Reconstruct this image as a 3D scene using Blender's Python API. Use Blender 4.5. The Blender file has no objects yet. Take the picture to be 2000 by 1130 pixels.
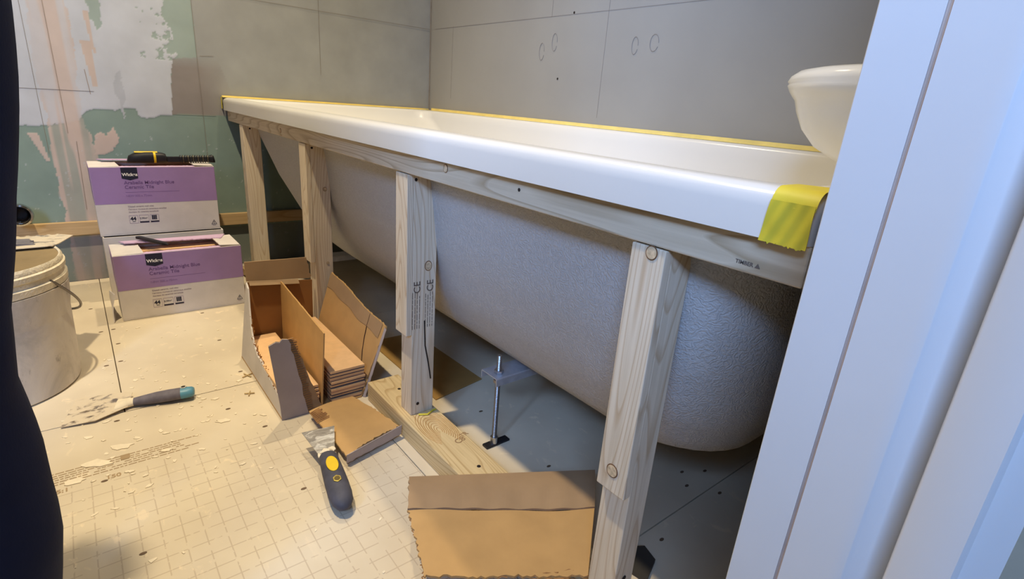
import bpy, bmesh, math, random
import numpy as np
from mathutils import Vector, Matrix, noise as mnoise
random.seed(7); np.random.seed(7)
SC = bpy.context.scene
C = SC.collection
PI = math.pi
# ------------------------------------------------------------------ camera
cam_d = bpy.data.cameras.new('camera'); cam = bpy.data.objects.new('camera', cam_d); C.objects.link(cam)
CP = (1.84129682, -1.06397632, .551422170); YAW, PIT, ROL, FPX = 2.44659820, .331585811, .0771091806, 1038.428
F = Vector((math.cos(PIT)*math.cos(YAW), math.cos(PIT)*math.sin(YAW), -math.sin(PIT)))
R0 = Vector((math.sin(YAW), -math.cos(YAW), 0)); U0 = R0.cross(F)
Rr = math.cos(ROL)*R0 + math.sin(ROL)*U0; Uu = -math.sin(ROL)*R0 + math.cos(ROL)*U0
cam.matrix_world = Matrix(((Rr.x, Uu.x, -F.x, CP[0]), (Rr.y, Uu.y, -F.y, CP[1]), (Rr.z, Uu.z, -F.z, CP[2]), (0, 0, 0, 1)))
cam_d.sensor_fit = 'HORIZONTAL'; cam_d.sensor_width = 36; cam_d.lens = 36*FPX/2000
cam_d.clip_start = .02
SC.camera = cam
# ------------------------------------------------------------------ world, lamps, exposure
SC.view_settings.view_transform = 'Standard'; SC.view_settings.look = 'None'
SC.view_settings.exposure = 0; SC.view_settings.gamma = 1; SC.view_settings.use_curve_mapping = False
w = bpy.data.worlds.new('world'); SC.world = w; w.use_nodes = True
w.node_tree.nodes['Background'].inputs[0].default_value = (.42, .58, 1, 1)
w.node_tree.nodes['Background'].inputs[1].default_value = .12
def lamp(kind, name, loc, energy, col, size=.03, aim=None, spot=None, sy=None):
    d = bpy.data.lights.new(name, kind); d.energy = energy; d.color = col
    o = bpy.data.objects.new(name, d); C.objects.link(o); o.location = loc
    if kind == 'AREA':
        d.shape = 'RECTANGLE'; d.size = size; d.size_y = sy or size
    else: d.shadow_soft_size = size
    if spot: d.spot_size = math.radians(spot); d.spot_blend = .8
    if aim: o.rotation_euler = (Vector(aim)-Vector(loc)).to_track_quat('-Z', 'Y').to_euler()
    return o
WARM = (1, .83, .55)
LA = (1.0, -1.19, 2.28); LB = (.28, -.38, 2.28)
lamp('SPOT', 'ceiling_spot_beam_room', LA, 150, WARM, .03, (.70, -1.15, 0), 92)
lamp('SPOT', 'ceiling_spot_beam_bath', LB, 74, WARM, .03, (LB[0]+.05, LB[1]-.3, 0), 92)
lamp('AREA', 'hallway_window_daylight', (2.60, -2.35, 1.42), 112, (.33, .54, 1), 1.0, (1.5, -.7, .5), sy=.8)

# ------------------------------------------------------------------ materials
MATS = {}
def srgb(h):
    if isinstance(h, str):
        h = h.lstrip('#'); v = [int(h[i:i+2], 16)/255 for i in (0, 2, 4)]
    else: v = h
    return tuple(x/12.92 if x <= .04045 else ((x+.055)/1.055)**2.4 for x in v)+(1,)
class NT:
    def __init__(s, name):
        m = bpy.data.materials.new(name); m.use_nodes = True; s.m = m; s.t = m.node_tree; s.b = s.t.nodes['Principled BSDF']
    def n(s, kind, **kw):
        o = s.t.nodes.new(kind)
        for k, v in kw.items(): setattr(o, k, v)
        return o
    def l(s, a, b): s.t.links.new(a, b)
    def coord(s, scale=(1, 1, 1), out='Object', rot=(0, 0, 0)):
        c = s.n('ShaderNodeTexCoord'); m = s.n('ShaderNodeMapping'); m.inputs['Scale'].default_value = scale; m.inputs['Rotation'].default_value = rot
        s.l(c.outputs[out], m.inputs[0]); return m.outputs[0]
    def noise(s, vec, scale=5, detail=4, rough=.5, dist=0):
        n = s.n('ShaderNodeTexNoise'); s.l(vec, n.inputs['Vector'])
        n.inputs['Scale'].default_value = scale; n.inputs['Detail'].default_value = detail; n.inputs['Roughness'].default_value = rough; n.inputs['Distortion'].default_value = dist
        return n.outputs['Fac']
    def ramp(s, fac, *st):
        r = s.n('ShaderNodeValToRGB'); e = r.color_ramp.elements
        while len(e) < len(st): e.new(.5)
        for i, (p, c) in enumerate(st): e[i].position = p; e[i].color = c if len(c) == 4 else c+(1,)
        s.l(fac, r.inputs[0]); return r.outputs[0]
    def mix(s, fac, a, b, mode='MIX'):
        m = s.n('ShaderNodeMix', data_type='RGBA', blend_type=mode)
        for i, v in ((0, fac), (6, a), (7, b)):
            if hasattr(v, 'links'): s.l(v, m.inputs[i])
            else: m.inputs[i].default_value = v
        return m.outputs[2]
    def bump(s, h, strength=.2, dist=.001):
        b = s.n('ShaderNodeBump'); b.inputs['Strength'].default_value = strength; b.inputs['Distance'].default_value = dist
        s.l(h, b.inputs['Height']); s.l(b.outputs[0], s.b.inputs['Normal'])
    def fin(s, col=None, rough=.6, metal=0, spec=.4):
        if col is not None:
            if hasattr(col, 'links'): s.l(col, s.b.inputs['Base Color'])
            else: s.b.inputs['Base Color'].default_value = col
        s.b.inputs['Roughness'].default_value = rough; s.b.inputs['Metallic'].default_value = metal
        s.b.inputs['Specular IOR Level'].default_value = spec
        return s.m
def plain(name, col, rough=.6, metal=0, var=.12, scale=30, bump=.05, spec=.4, bd=.0005):
    if name in MATS: return MATS[name]
    t = NT(name); v = t.coord(); c = srgb(col)
    f = t.noise(v, scale, 4)
    d = tuple(x*(1-var) for x in c[:3])+(1,); h = tuple(min(1, x*(1+var)) for x in c[:3])+(1,)
    t.bump(t.noise(v, scale*4, 3), bump, bd)
    MATS[name] = t.fin(t.ramp(f, (.3, d), (.7, h)), rough, metal, spec); return MATS[name]
def wood(name, light, dark, axis=2, freq=60, seed=0., rough=.62, grain=.55):
    """softwood: growth rings drawn out along the given axis, fine pores on top"""
    t = NT(name)
    s = [1, 1, 1]; s[axis] = .09
    v = t.coord(tuple(s)); mp = t.n('ShaderNodeVectorMath', operation='ADD'); t.l(v, mp.inputs[0]); mp.inputs[1].default_value = (seed, seed*.7, seed*1.3)
    v = mp.outputs[0]
    n1 = t.noise(v, 9, 2, .4)
    vm = t.n('ShaderNodeMath', operation='MULTIPLY'); t.l(n1, vm.inputs[0]); vm.inputs[1].default_value = freq
    sn = t.n('ShaderNodeMath', operation='FRACT'); t.l(vm.outputs[0], sn.inputs[0])
    ring = t.ramp(sn.outputs[0], (0, (.15, .15, .15, 1)), (.6, (.15, .15, .15, 1)), (.9, (1, 1, 1, 1)), (1, (0, 0, 0, 1)))
    s2 = [260, 260, 260]; s2[axis] = 8
    fine = t.noise(t.coord(tuple(s2)), 1, 3)
    big = t.noise(t.coord(), 6, 2)
    a = t.mix(ring, srgb(light), t.mix(grain, srgb(light), srgb(dark)))
    b = t.mix(t.ramp(fine, (.35, (.86, .84, .8)), (.65, (1.04, 1.03, 1.02))), a, (1, 1, 1, 1)); 
    m = t.n('ShaderNodeMix', data_type='RGBA', blend_type='MULTIPLY'); m.inputs[0].default_value = 1
    t.l(a, m.inputs[6]); t.l(t.ramp(fine, (.35, (.88, .86, .83)), (.65, (1.0, 1.0, 1.0))), m.inputs[7])
    m2 = t.n('ShaderNodeMix', data_type='RGBA', blend_type='MULTIPLY'); m2.inputs[0].default_value = 1
    t.l(m.outputs[2], m2.inputs[6]); t.l(t.ramp(big, (.3, (.9, .88, .85)), (.7, (1.0, 1.0, 1.0))), m2.inputs[7])
    t.bump(fine, .25, .0006)
    return t.fin(m2.outputs[2], rough, 0, .3)
def vcol(name, rough=.75, extra=None):
    t = NT(name); a = t.n('ShaderNodeVertexColor'); a.layer_name = 'Col'
    v = t.coord(); t.bump(t.noise(v, 60, 4), .12, .001)
    m = t.n('ShaderNodeMix', data_type='RGBA', blend_type='MULTIPLY'); m.inputs[0].default_value = 1
    t.l(a.outputs[0], m.inputs[6]); t.l(t.ramp(t.noise(v, 14, 5), (.3, (.93, .93, .93)), (.7, (1.04, 1.04, 1.04))), m.inputs[7])
    return t.fin(m.outputs[2], rough, 0, .25)

POST_L, POST_D = '#ebdfca', '#b8956a'
M_POST = [wood('softwood_post_%d' % i, POST_L, POST_D, 2, f, s) for i, (f, s) in enumerate(((62, 1.3), (56, 4.1), (44, 7.7), (58, 12.4)))]
M_RAIL = wood('softwood_rail', '#e0d2ba', '#94784f', 0, 42, 3.3)
M_PLATE = wood('softwood_floor_plate', '#e6cf9f', '#a97f45', 0, 62, 5.9)
M_BATTEN = wood('softwood_wall_batten', '#d3b589', '#aa8856', 1, 20, 2.2)
M_KNOT = plain('knot_ring', '#7a573a', .7, 0, .3, 200)
M_KNOTC = plain('knot_centre', '#cdb694', .7, 0, .3, 220)
M_HOLE = plain('screw_hole_dark', '#221813', .8)
M_INK = plain('print_ink_grey', '#6b5d52', .8)
M_ACRYL = plain('white_acrylic', '#d9d7d2', .22, 0, .01, 5, .01, .5)
def fibre():
    t = NT('glass_fibre_shell'); v = t.coord()
    w1 = t.n('ShaderNodeTexWave', wave_type='BANDS'); t.l(v, w1.inputs[0]); w1.inputs['Scale'].default_value = 27; w1.inputs['Distortion'].default_value = 28; w1.inputs['Detail'].default_value = 4; w1.inputs['Detail Scale'].default_value = 2.6
    n = t.noise(v, 110, 6, .7, 2.5)
    a = t.n('ShaderNodeMath', operation='ADD'); t.l(w1.outputs['Fac'], a.inputs[0]); t.l(n, a.inputs[1])
    t.bump(a.outputs[0], .45, .0013)
    return t.fin(t.ramp(n, (.3, (.40, .395, .39)), (.7, (.50, .495, .49))), .42, 0, .4)
M_FIBRE = fibre()
M_TAPE = plain('yellow_masking_tape', '#d3c23c', .5, 0, .12, 25, .25, .3, .001)
M_TAPE_P = plain('pale_yellow_tape', '#ead685', .55, 0, .08, 25, .1)
def card(name, col, inner=False):
    t = NT(name); v = t.coord((1, 1, 1)); c = srgb(col)
    f = t.noise(v, 22, 4); g = t.noise(t.coord((8, 260, 260)), 1, 2)
    d = tuple(x*.86 for x in c[:3])+(1,)
    t.bump(g, .15, .0004)
    return t.fin(t.ramp(f, (.3, d), (.7, c)), .8, 0, .2)
M_KRAFT = card('kraft_cardboard', '#c39d69')
M_KRAFT2 = card('kraft_cardboard_greyed', '#a88c6c')
M_KRAFTE = card('corrugated_edge', '#a97d50')
M_LINER = card('white_box_print', '#dcd5d0')
M_GREYL = card('white_liner_scuffed', '#b3a7a6')
M_PURP = plain('purple_box_print', '#9c7fb0', .6, 0, .06, 20)
M_PURPL = plain('pale_purple_box_print', '#cdb0cf', .6, 0, .05, 20)
M_NAVY = plain('navy_print', '#1c1c33', .6)
M_PTXT = plain('dark_purple_print', '#6c4f82', .6)
M_WTXT = plain('white_print', '#efe9e2', .6)
M_BISC = plain('ceramic_biscuit', '#e6bd8c', .7, 0, .06, 60, .1)
M_GLAZE = plain('midnight_blue_glaze', '#39415c', .18, 0, .05)
M_TSIDE = plain('tile_edge_clay', '#b98f77', .6, 0, .1, 80)
M_STEEL = plain('zinc_plated_steel', '#b9bcc2', .32, 1, .1, 60, .1)
M_GALV = plain('galvanised_channel', '#c6c8cf', .45, .6, .15, 40, .1)
M_BLKP = plain('black_plastic', '#1d1c20', .45, 0, .15, 60, .1)
M_BLKR = plain('black_rubber_grip', '#17161a', .6, 0, .2, 80, .2)
M_YEL = plain('yellow_plastic', '#e6c119', .4, 0, .05)
M_TEAL = plain('teal_plastic', '#5b94ad', .4, 0, .1, 40)
M_GREYG = plain('grey_rubber_grip_dusty', '#6c6772', .65, 0, .22, 70, .2)
M_GREYD = plain('dark_grey_rubber_grip', '#4a4a55', .65, 0, .2, 70, .2)
M_GLOSSW = plain('white_gloss_paint', '#d9d8d8', .32, 0, .02, 8, .12, .45, .001)
M_PLAST = plain('plaster_dust', '#e9dcc2', .85, 0, .08, 60, .4)
M_CERAM = plain('white_ceramic', '#e8e6df', .2, 0, .02, 5, .02)
M_CHROME = plain('scratched_chrome', '#c9c5bf', .12, 1, .25, 60, .1)
def bladem(name, a, b, lo=.42, hi=.58):
    t = NT(name); v = t.coord((34, 18, 22)); n = t.noise(v, 1.9, 7, .7, .7)
    f = t.ramp(n, (lo, (0, 0, 0)), (hi, (1, 1, 1)))
    t.bump(n, .5, .001)
    mt = t.n('ShaderNodeMath', operation='SUBTRACT'); mt.inputs[0].default_value = 1; t.l(f, mt.inputs[1]); t.l(mt.outputs[0], t.b.inputs['Metallic'])
    c = t.mix(f, srgb(a), srgb(b)); m = t.fin(c, .35, 0, .5); 
    t.l(mt.outputs[0], t.b.inputs['Metallic']); return m
M_BLADE1 = bladem('plastered_steel_blade', '#b5aaa0', '#dccdb2', .38, .48)
M_BLADE2 = bladem('smeared_steel_blade', '#a5a4a6', '#d8d6cf', .5, .62)
def bucketm():
    t = NT('plaster_smeared_white_plastic'); v = t.coord((7, 7, 5)); n = t.noise(v, 1.5, 6, .65, .8); n2 = t.noise(t.coord((30, 30, 14)), 1, 5, .7)
    c = t.ramp(n, (.3, srgb('#b5afa8')), (.5, srgb('#d5cdc3')), (.72, srgb('#e4ddd1')))
    c = t.mix(t.ramp(n2, (.62, (0, 0, 0)), (.7, (.6, .6, .6))), c, srgb('#7d746b'))
    t.bump(n2, .4, .002); return t.fin(c, .6, 0, .35)
M_BUCKET = bucketm()
M_BUCKIN = plain('dried_adhesive_film', '#8d7a58', .8, 0, .15, 12, .4, .3, .003)

# ------------------------------------------------------------------ mesh helpers
class MB:
    def __init__(s): s.v = []; s.f = []
    def add(s, vs, fs):
        b = len(s.v); s.v += [tuple(v) for v in vs]; s.f += [tuple(i+b for i in f) for f in fs]; return s
    def box(s, a, b):
        x0, y0, z0 = a; x1, y1, z1 = b
        return s.add([(x0,y0,z0),(x1,y0,z0),(x1,y1,z0),(x0,y1,z0),(x0,y0,z1),(x1,y0,z1),(x1,y1,z1),(x0,y1,z1)],
                     [(0,3,2,1),(4,5,6,7),(0,1,5,4),(1,2,6,5),(2,3,7,6),(3,0,4,7)])
    def prism(s, poly, o, u, v, n, t):
        """polygon in (u,v) at o, thickness t along n"""
        o, u, v, n = map(Vector, (o, u, v, n)); k = len(poly)
        a = [o+u*p[0]+v*p[1] for p in poly]; b = [p+n*t for p in a]
        return s.add(a+b, [tuple(range(k))[::-1], tuple(range(k, 2*k))]+[(i, (i+1) % k, (i+1) % k+k, i+k) for i in range(k)])
    def loft(s, rings, cap0=True, cap1=True, closed=True):
        k = len(rings[0]); vs = [p for r in rings for p in r]; fs = []
        for j in range(len(rings)-1):
            for i in range(k if closed else k-1):
                fs.append((j*k+i, j*k+(i+1) % k, (j+1)*k+(i+1) % k, (j+1)*k+i))
        if cap0: fs.append(tuple(range(k))[::-1])
        if cap1: fs.append(tuple((len(rings)-1)*k+i for i in range(k)))
        return s.add(vs, fs)
    def tube(s, pts, r, n=10, caps=True):
        pts = [Vector(p) for p in pts]; rings = []; rr = r if isinstance(r, (list, tuple)) else [r]*len(pts)
        for i, p in enumerate(pts):
            t = (pts[min(i+1, len(pts)-1)]-pts[max(i-1, 0)]).normalized()
            h = Vector((0, 0, 1)) if abs(t.z) < .9 else Vector((1, 0, 0))
            a = t.cross(h).normalized(); b = t.cross(a)
            rings.append([p+(a*math.cos(q)+b*math.sin(q))*rr[i] for q in [2*PI*j/n for j in range(n)]])
        return s.loft(rings, caps, caps)
    def lathe(s, prof, c=(0, 0, 0), n=48, a0=0, a1=2*PI):
        full = abs(a1-a0-2*PI) < 1e-6; m = n if full else n+1
        rings = [[(c[0]+r*math.cos(a0+(a1-a0)*j/n), c[1]+r*math.sin(a0+(a1-a0)*j/n), c[2]+z) for j in range(m)] for r, z in prof]
        return s.loft(rings, prof[0][0] > 1e-6, prof[-1][0] > 1e-6, full) if full else s.loft(rings, False, False, False)
    def panel(s, P00, P10, P11, P01, nu=16, nv=8, t=.003, jit=(0, 0, 0, 0), bend=None, seed=0):
        """bilinear sheet with thickness; jit=(u0,u1,v0,v1) torn-edge depth in metres; bend(u,v)->Vector offset"""
        P00, P10, P11, P01 = map(Vector, (P00, P10, P11, P01))
        n = (P10-P00).cross(P01-P00).normalized(); lu = (P10-P00).length; lv = (P01-P00).length
        rnd = random.Random(seed); J = [[rnd.uniform(0, 1)*.6+.4*abs(math.sin(i*1.7+seed)) for i in range(max(nu, nv)+1)] for _ in range(4)]
        top = []
        for j in range(nv+1):
            for i in range(nu+1):
                u, v = i/nu, j/nv
                if i == 0: u += J[0][j]*jit[0]/lu
                if i == nu: u -= J[1][j]*jit[1]/lu
                if j == 0: v += J[2][i]*jit[2]/lv
                if j == nv: v -= J[3][i]*jit[3]/lv
                p = P00*(1-u)*(1-v)+P10*u*(1-v)+P11*u*v+P01*(1-u)*v
                if bend: p = p+Vector(bend(u, v))
                top.append(p)
        k = len(top); W = nu+1; fs = []
        for j in range(nv):
            for i in range(nu):
                q = (j*W+i, j*W+i+1, (j+1)*W+i+1, (j+1)*W+i); fs.append(q); fs.append(tuple(x+k for x in q[::-1]))
        loop = [i for i in range(W)]+[j*W+nu for j in range(1, nv+1)]+[nv*W+i for i in range(nu-1, -1, -1)]+[j*W for j in range(nv-1, 0, -1)]
        for a, b in zip(loop, loop[1:]+loop[:1]): fs.append((b, a, a+k, b+k))
        return s.add(top+[p-n*t for p in top], fs)
def build(mb, name, mat, parent=None, loc=None, bevel=0, smooth=False, seg=2, label=None, kind=None, mats=None, sub=0):
    me = bpy.data.meshes.new(name)
    org = Vector(loc) if loc is not None else (Vector(parent['_w']) if parent else Vector((0, 0, 0)))
    me.from_pydata([tuple(Vector(v)-org) for v in mb.v], [], mb.f); me.validate()
    bm = bmesh.new(); bm.from_mesh(me); bmesh.ops.recalc_face_normals(bm, faces=bm.faces)
    if bevel: 
        es = [e for e in bm.edges if len(e.link_faces) == 2 and e.calc_face_angle(0) > .5]
        bmesh.ops.bevel(bm, geom=es, offset=bevel, segments=seg, affect='EDGES', profile=.5, clamp_overlap=True)
    bm.to_mesh(me); bm.free()
    me.materials.append(mat)
    if smooth:
        for p in me.polygons: p.use_smooth = True
        me.set_sharp_from_angle(angle=math.radians(smooth if smooth is not True else 40))
    o = bpy.data.objects.new(name, me); C.objects.link(o)
    if parent:
        o.parent = parent; o.location = org-Vector(parent['_w']); o['_w'] = tuple(org)
    else: o.location = org; o['_w'] = tuple(org)
    if label: o['label'] = label
    if kind: o['kind'] = kind
    if sub:
        md = o.modifiers.new('s', 'SUBSURF'); md.levels = sub; md.render_levels = sub
    return o
def tag(o, label, cat, group=None):
    o['label'] = label; o['category'] = cat
    if group: o['group'] = group
    return o
def thing(name, loc, label, cat, group=None, kind=None):
    o = bpy.data.objects.new(name, None); C.objects.link(o); o.location = loc; o['_w'] = tuple(loc); o.empty_display_size = .02
    if kind: o['kind'] = kind
    else: tag(o, label, cat, group)
    return o
def text(body, size, o, u, v, mat, parent, name='lettering', off=0., ext=.0002, sp=1.):
    cu = bpy.data.curves.new('t', 'FONT'); cu.body = body; cu.size = size; cu.offset = off; cu.extrude = ext; cu.space_line = sp
    to = bpy.data.objects.new('t', cu); C.objects.link(to)
    dg = bpy.context.evaluated_depsgraph_get(); me = bpy.data.meshes.new_from_object(to.evaluated_get(dg))
    bpy.data.objects.remove(to)
    o, u, v = map(Vector, (o, u, v)); n = u.cross(v); pw = Vector(parent['_w'])
    for q in me.vertices: q.co = o+u*q.co.x+v*q.co.y+n*q.co.z-pw
    me.materials.clear(); me.materials.append(mat); me.name = name
    ob = bpy.data.objects.new(name, me); C.objects.link(ob); ob.parent = parent; ob['_w'] = tuple(pw); return ob
def disc(o, n, r, t=.0004, k=14, sx=1.):
    o, n = Vector(o), Vector(n).normalized(); h = Vector((0, 0, 1)) if abs(n.z) < .9 else Vector((1, 0, 0))
    a = n.cross(h).normalized(); b = n.cross(a)
    return MB().prism([(r*math.cos(2*PI*i/k), r*sx*math.sin(2*PI*i/k)) for i in range(k)], o, a, b, n, t)
def pts_in(poly, Y, Z):
    ins = np.zeros(Y.shape, bool); n = len(poly)
    for i in range(n):
        y0, z0 = poly[i]; y1, z1 = poly[(i+1) % n]
        c = ((z0 > Z) != (z1 > Z)) & (Y < (y1-y0)*(Z-z0)/((z1-z0) or 1e-9)+y0); ins ^= c
    return ins
def vnoise(A, B, s, seed=0):
    a = A*s+seed*17.3; b = B*s+seed*9.1; ia = np.floor(a).astype(int); ib = np.floor(b).astype(int); fa = a-ia; fb = b-ib
    h = lambda i, j: (np.sin(i*127.1+j*311.7+seed*74.7)*43758.5453) % 1
    fa = fa*fa*(3-2*fa); fb = fb*fb*(3-2*fb)
    return (h(ia, ib)*(1-fa)+h(ia+1, ib)*fa)*(1-fb)+(h(ia, ib+1)*(1-fa)+h(ia+1, ib+1)*fa)*fb
def fbm(A, B, s, seed=0): return .5*vnoise(A, B, s, seed)+.3*vnoise(A, B, s*2.1, seed+1)+.2*vnoise(A, B, s*4.7, seed+2)

# ------------------------------------------------------------------ setting: walls, floor, ceiling
SKIM = srgb('#bdc1c9')[:3]; PINK = srgb('#c4b2a8')[:3]; GREEN = srgb('#84978f')[:3]; BEIGE = srgb('#999a98')[:3]; DBEI = srgb('#8b8480')[:3]
GREENL = srgb('#98a6a0')[:3]
def wall_far():
    ys = np.concatenate([np.arange(-2.2, -1.26, .02), np.arange(-1.26, .0005, .0028), [0.]]); zs = np.concatenate([np.arange(0, .8, .0028), np.arange(.8, 1.2501, .01)])
    Y, Z = np.meshgrid(ys, zs); j1 = (fbm(Y, Z, 45, 1)-.5)*.016; j2 = (fbm(Y, Z, 45, 5)-.5)*.016
    Yj, Zj = Y+j1, Z+j2
    col = np.zeros(Y.shape+(3,)); col[:] = GREEN
    col[Zj > .58] = GREENL
    n = fbm(Y, Z, 14, 3)[..., None]
    white = [(-2.3, .40), (-1.187, .415), (-1.109, .42), (-1.041, .433), (-1.021, .459), (-.915, .469), (-.906, .445), (-.876, .447), (-.831, .46), (-.814, .605), (-.795, .619), (-.8, .633), (-.807, .677), (-.826, .712), (-.816, .75), (-.83, 1.3), (-2.3, 1.3)]
    pink = [(-1.115, 1.3), (-1.102, .704), (-1.11, .591), (-1.105, .43), (-1.111, .348), (-1.107, .187), (-1.112, 0), (-1.037, -.01), (-1.019, .21), (-1.016, .348), (-1.032, .459), (-1.027, .624), (-1.028, .716), (-1.03, 1.3)]
    blob = [(-1.014, .399), (-1.002, .407), (-.989, .396), (-.984, .4), (-.971, .418), (-.964, .376), (-.986, .359), (-1.005, .345), (-1.02, .345)]
    beige = [(-.814, .605), (-.796, .609), (-.751, .616), (-.75, 1.3), (.01, 1.3), (.01, .455), (-.708, .460), (-.832, .46)]
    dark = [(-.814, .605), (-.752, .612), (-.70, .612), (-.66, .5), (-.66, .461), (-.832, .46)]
    mw = pts_in(white, Y+j1*.7, Z+j2*.7); col[mw] = SKIM
    ragged = mw & (Y > -.90) & (Z > .60) & (fbm(Y, Z, 90, 8) > .55+(-.82-Y)*3.0); col[ragged] = GREENL
    notch = pts_in([(-.99, 1.3), (-.984, .72), (-.972, .652), (-.959, .668), (-.961, .73), (-.965, 1.3)], Yj, Zj); col[notch] = GREENL
    # streaky filler: strips broken lengthwise
    st = vnoise(Y*60, Z*3, 1, 4)*.6+vnoise(Y*130, Z*7, 1, 9)*.4
    mp = pts_in(pink, Yj, Zj); a = np.clip((st-.22)*4, .35, 1)*mp
    thick = (.25+.75*np.clip(1-abs(Y+1.075+.02*np.sin(Z*9))/.05, 0, 1))
    a = np.clip(a*(.65+.6*thick), 0, 1)*(1-.15*(mw & mp)); col = col*(1-a[..., None])+np.array(PINK)*a[..., None]
    mb_ = pts_in(blob, Yj, Zj); col[mb_] = PINK
    # thin drags of filler over the skim coat
    for (y0, z0, y1, z1, wd) in ((-1.0, .63, -.995, .52, .012), (-.99, .70, -.985, .60, .006), (-1.14, .40, -1.12, .33, .01)):
        tt = np.clip((Z-z1)/(z0-z1), 0, 1); d = abs(Y-(y1+(y0-y1)*tt)); m = (d < wd*(.4+.6*tt)) & (Z < z0) & (Z > z1); col[m] = np.array(PINK)*.9+.05
    col[pts_in([(-.955, .53), (-.945, .44), (-.935, .50), (-.94, .57)], Yj, Zj)] = np.array(SKIM)*.86
    mg = pts_in(beige, Y+j1*.4, Z+j2*.25); col[mg] = BEIGE
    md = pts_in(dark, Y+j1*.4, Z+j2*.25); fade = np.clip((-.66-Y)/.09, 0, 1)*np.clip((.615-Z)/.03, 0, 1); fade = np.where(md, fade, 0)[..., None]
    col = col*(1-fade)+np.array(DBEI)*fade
    # scattered small filler marks on the green board
    sp = (fbm(Y, Z, 120, 12) > .80) & (Z < .40); col[sp] = col[sp]*.5+np.array(SKIM)*.5
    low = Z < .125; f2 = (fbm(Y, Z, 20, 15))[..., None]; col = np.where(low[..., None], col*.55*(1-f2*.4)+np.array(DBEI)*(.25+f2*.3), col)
    col = col*(.93+.14*n)
    return ys, zs, np.clip(col, 0, 1)
def grid_obj(name, ys, zs, col, tofn, mat):
    ny, nz = len(ys), len(zs); Y, Z = np.meshgrid(ys, zs)
    P = tofn(Y, Z).reshape(-1, 3); me = bpy.data.meshes.new(name)
    i = np.arange((nz-1)*ny).reshape(nz-1, ny)[:, :-1].ravel()
    f = np.stack([i, i+1, i+1+ny, i+ny], 1)
    me.vertices.add(len(P)); me.vertices.foreach_set('co', P.ravel()); me.loops.add(f.size); me.loops.foreach_set('vertex_index', f.ravel())
    me.polygons.add(len(f)); me.polygons.foreach_set('loop_start', np.arange(len(f))*4); me.polygons.foreach_set('loop_total', np.full(len(f), 4))
    me.update(); me.validate()
    ca = me.color_attributes.new('Col', 'FLOAT_COLOR', 'POINT'); ca.data.foreach_set('color', np.concatenate([col.reshape(-1, 3), np.ones((len(P), 1))], 1).ravel())
    me.materials.append(mat); o = bpy.data.objects.new(name, me); C.objects.link(o); o['kind'] = 'structure'; o['_w'] = (0, 0, 0); return o
M_WALLV = vcol('filled_plasterboard')
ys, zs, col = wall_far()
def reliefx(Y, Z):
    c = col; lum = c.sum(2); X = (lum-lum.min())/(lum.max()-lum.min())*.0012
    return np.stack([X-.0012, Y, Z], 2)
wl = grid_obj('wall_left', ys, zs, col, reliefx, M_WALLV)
M_UP = plain('upper_plasterboard', '#a1978a', .8, 0, .05, 8)
def st(mb, name, mat, **k):
    return build(mb, name, mat, kind='structure', **k)
M_TANK = NT('grey_beige_wall_coating'); v_ = M_TANK.coord(); M_TANK.bump(M_TANK.noise(v_, 45, 4), .1, .001)
M_TANK = M_TANK.fin(M_TANK.ramp(M_TANK.noise(v_, 3.5, 5), (.3, srgb('#93908a')), (.7, srgb('#9c9992'))), .75, 0, .25)
wb = MB().box((-.1, .0, 0), (1.9, .12, 2.35)); wallb = st(wb, 'wall_back', M_TANK)
build(MB().box((-.1, -2.3, 0), (-.0025, .0, 1.245)), 'board_backing', M_UP, wl)
build(MB().box((-.1, -2.3, 1.245), (0, .0, 2.35)), 'upper_board', M_UP, wl)
st(MB().box((-.1, -2.42, 0), (1.70, -2.3, 2.35)), 'wall_front', M_UP)
M_CEIL = plain('ceiling_paint', '#dedad2', .85)
ceil = st(MB().box((-.1, -2.42, 2.33), (3.3, .12, 2.43)), 'ceiling', M_CEIL)
for i, (lx, ly) in enumerate((LA[:2], LB[:2])):
    t = thing('ceiling_downlight', (lx, ly, 2.33), ('round recessed ceiling downlight above the floor of the room', 'round recessed ceiling downlight above the far end of the bath')[i], 'light', 'downlights')
    build(MB().lathe([(.045, -.004), (.045, 0), (.036, 0), (.036, -.004), (.045, -.004)], (lx, ly, 2.33), 24), 'trim_ring', M_CHROME, t)
# wall on the right with the doorway; jamb mouldings are vertical extrusions of one plan profile
st(MB().box((1.722, -.742, 0), (1.81, 0, 2.33)).box((1.706, -.698, 0), (1.722, 0, 2.33)), 'wall_right', M_UP)
st(MB().box((1.70, -2.42, 0), (1.81, -1.95, 2.33)), 'wall_right', M_UP)
st(MB().box((1.70, -1.95, 2.02), (1.81, -.742, 2.33)), 'trim_1', M_GLOSSW)
def vprofile(poly, z0=0, z1=2.04): return MB().prism(poly, (0, 0, z0), (1, 0, 0), (0, 1, 0), (0, 0, 1), z1-z0)
door = thing('door_1', (1.76, -.76, 0), '', '', kind='structure')
build(vprofile([(1.727, -.7425), (1.727, -.7595), (1.7275, -.76), (1.7548, -.7617), (1.7548, -.7425)]), 'door_lining', M_GLOSSW, door)
build(vprofile([(1.7549, -.743), (1.7549, -.7614), (1.7556, -.7609), (1.7566, -.7611), (1.7569, -.7616), (1.7569, -.743)]), 'groove_shade_strip', plain('groove_shade_brown', '#b9a293', .6), door)  # brown strip paints the soft shade of the groove between the boards
build(vprofile([(1.7570, -.743), (1.7570, -.7620), (1.781, -.7652), (1.781, -.743)]), 'door_stop', M_GLOSSW, door)
pr = [(1.781, -.743), (1.781, -.7652), (1.7872, -.7661), (1.7880, -.7659)]
for k in range(1, 11):
    a = k/10; pr.append((1.7880+.0160*a, -.7659+.0095*math.sin(a*PI/2)))
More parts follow.
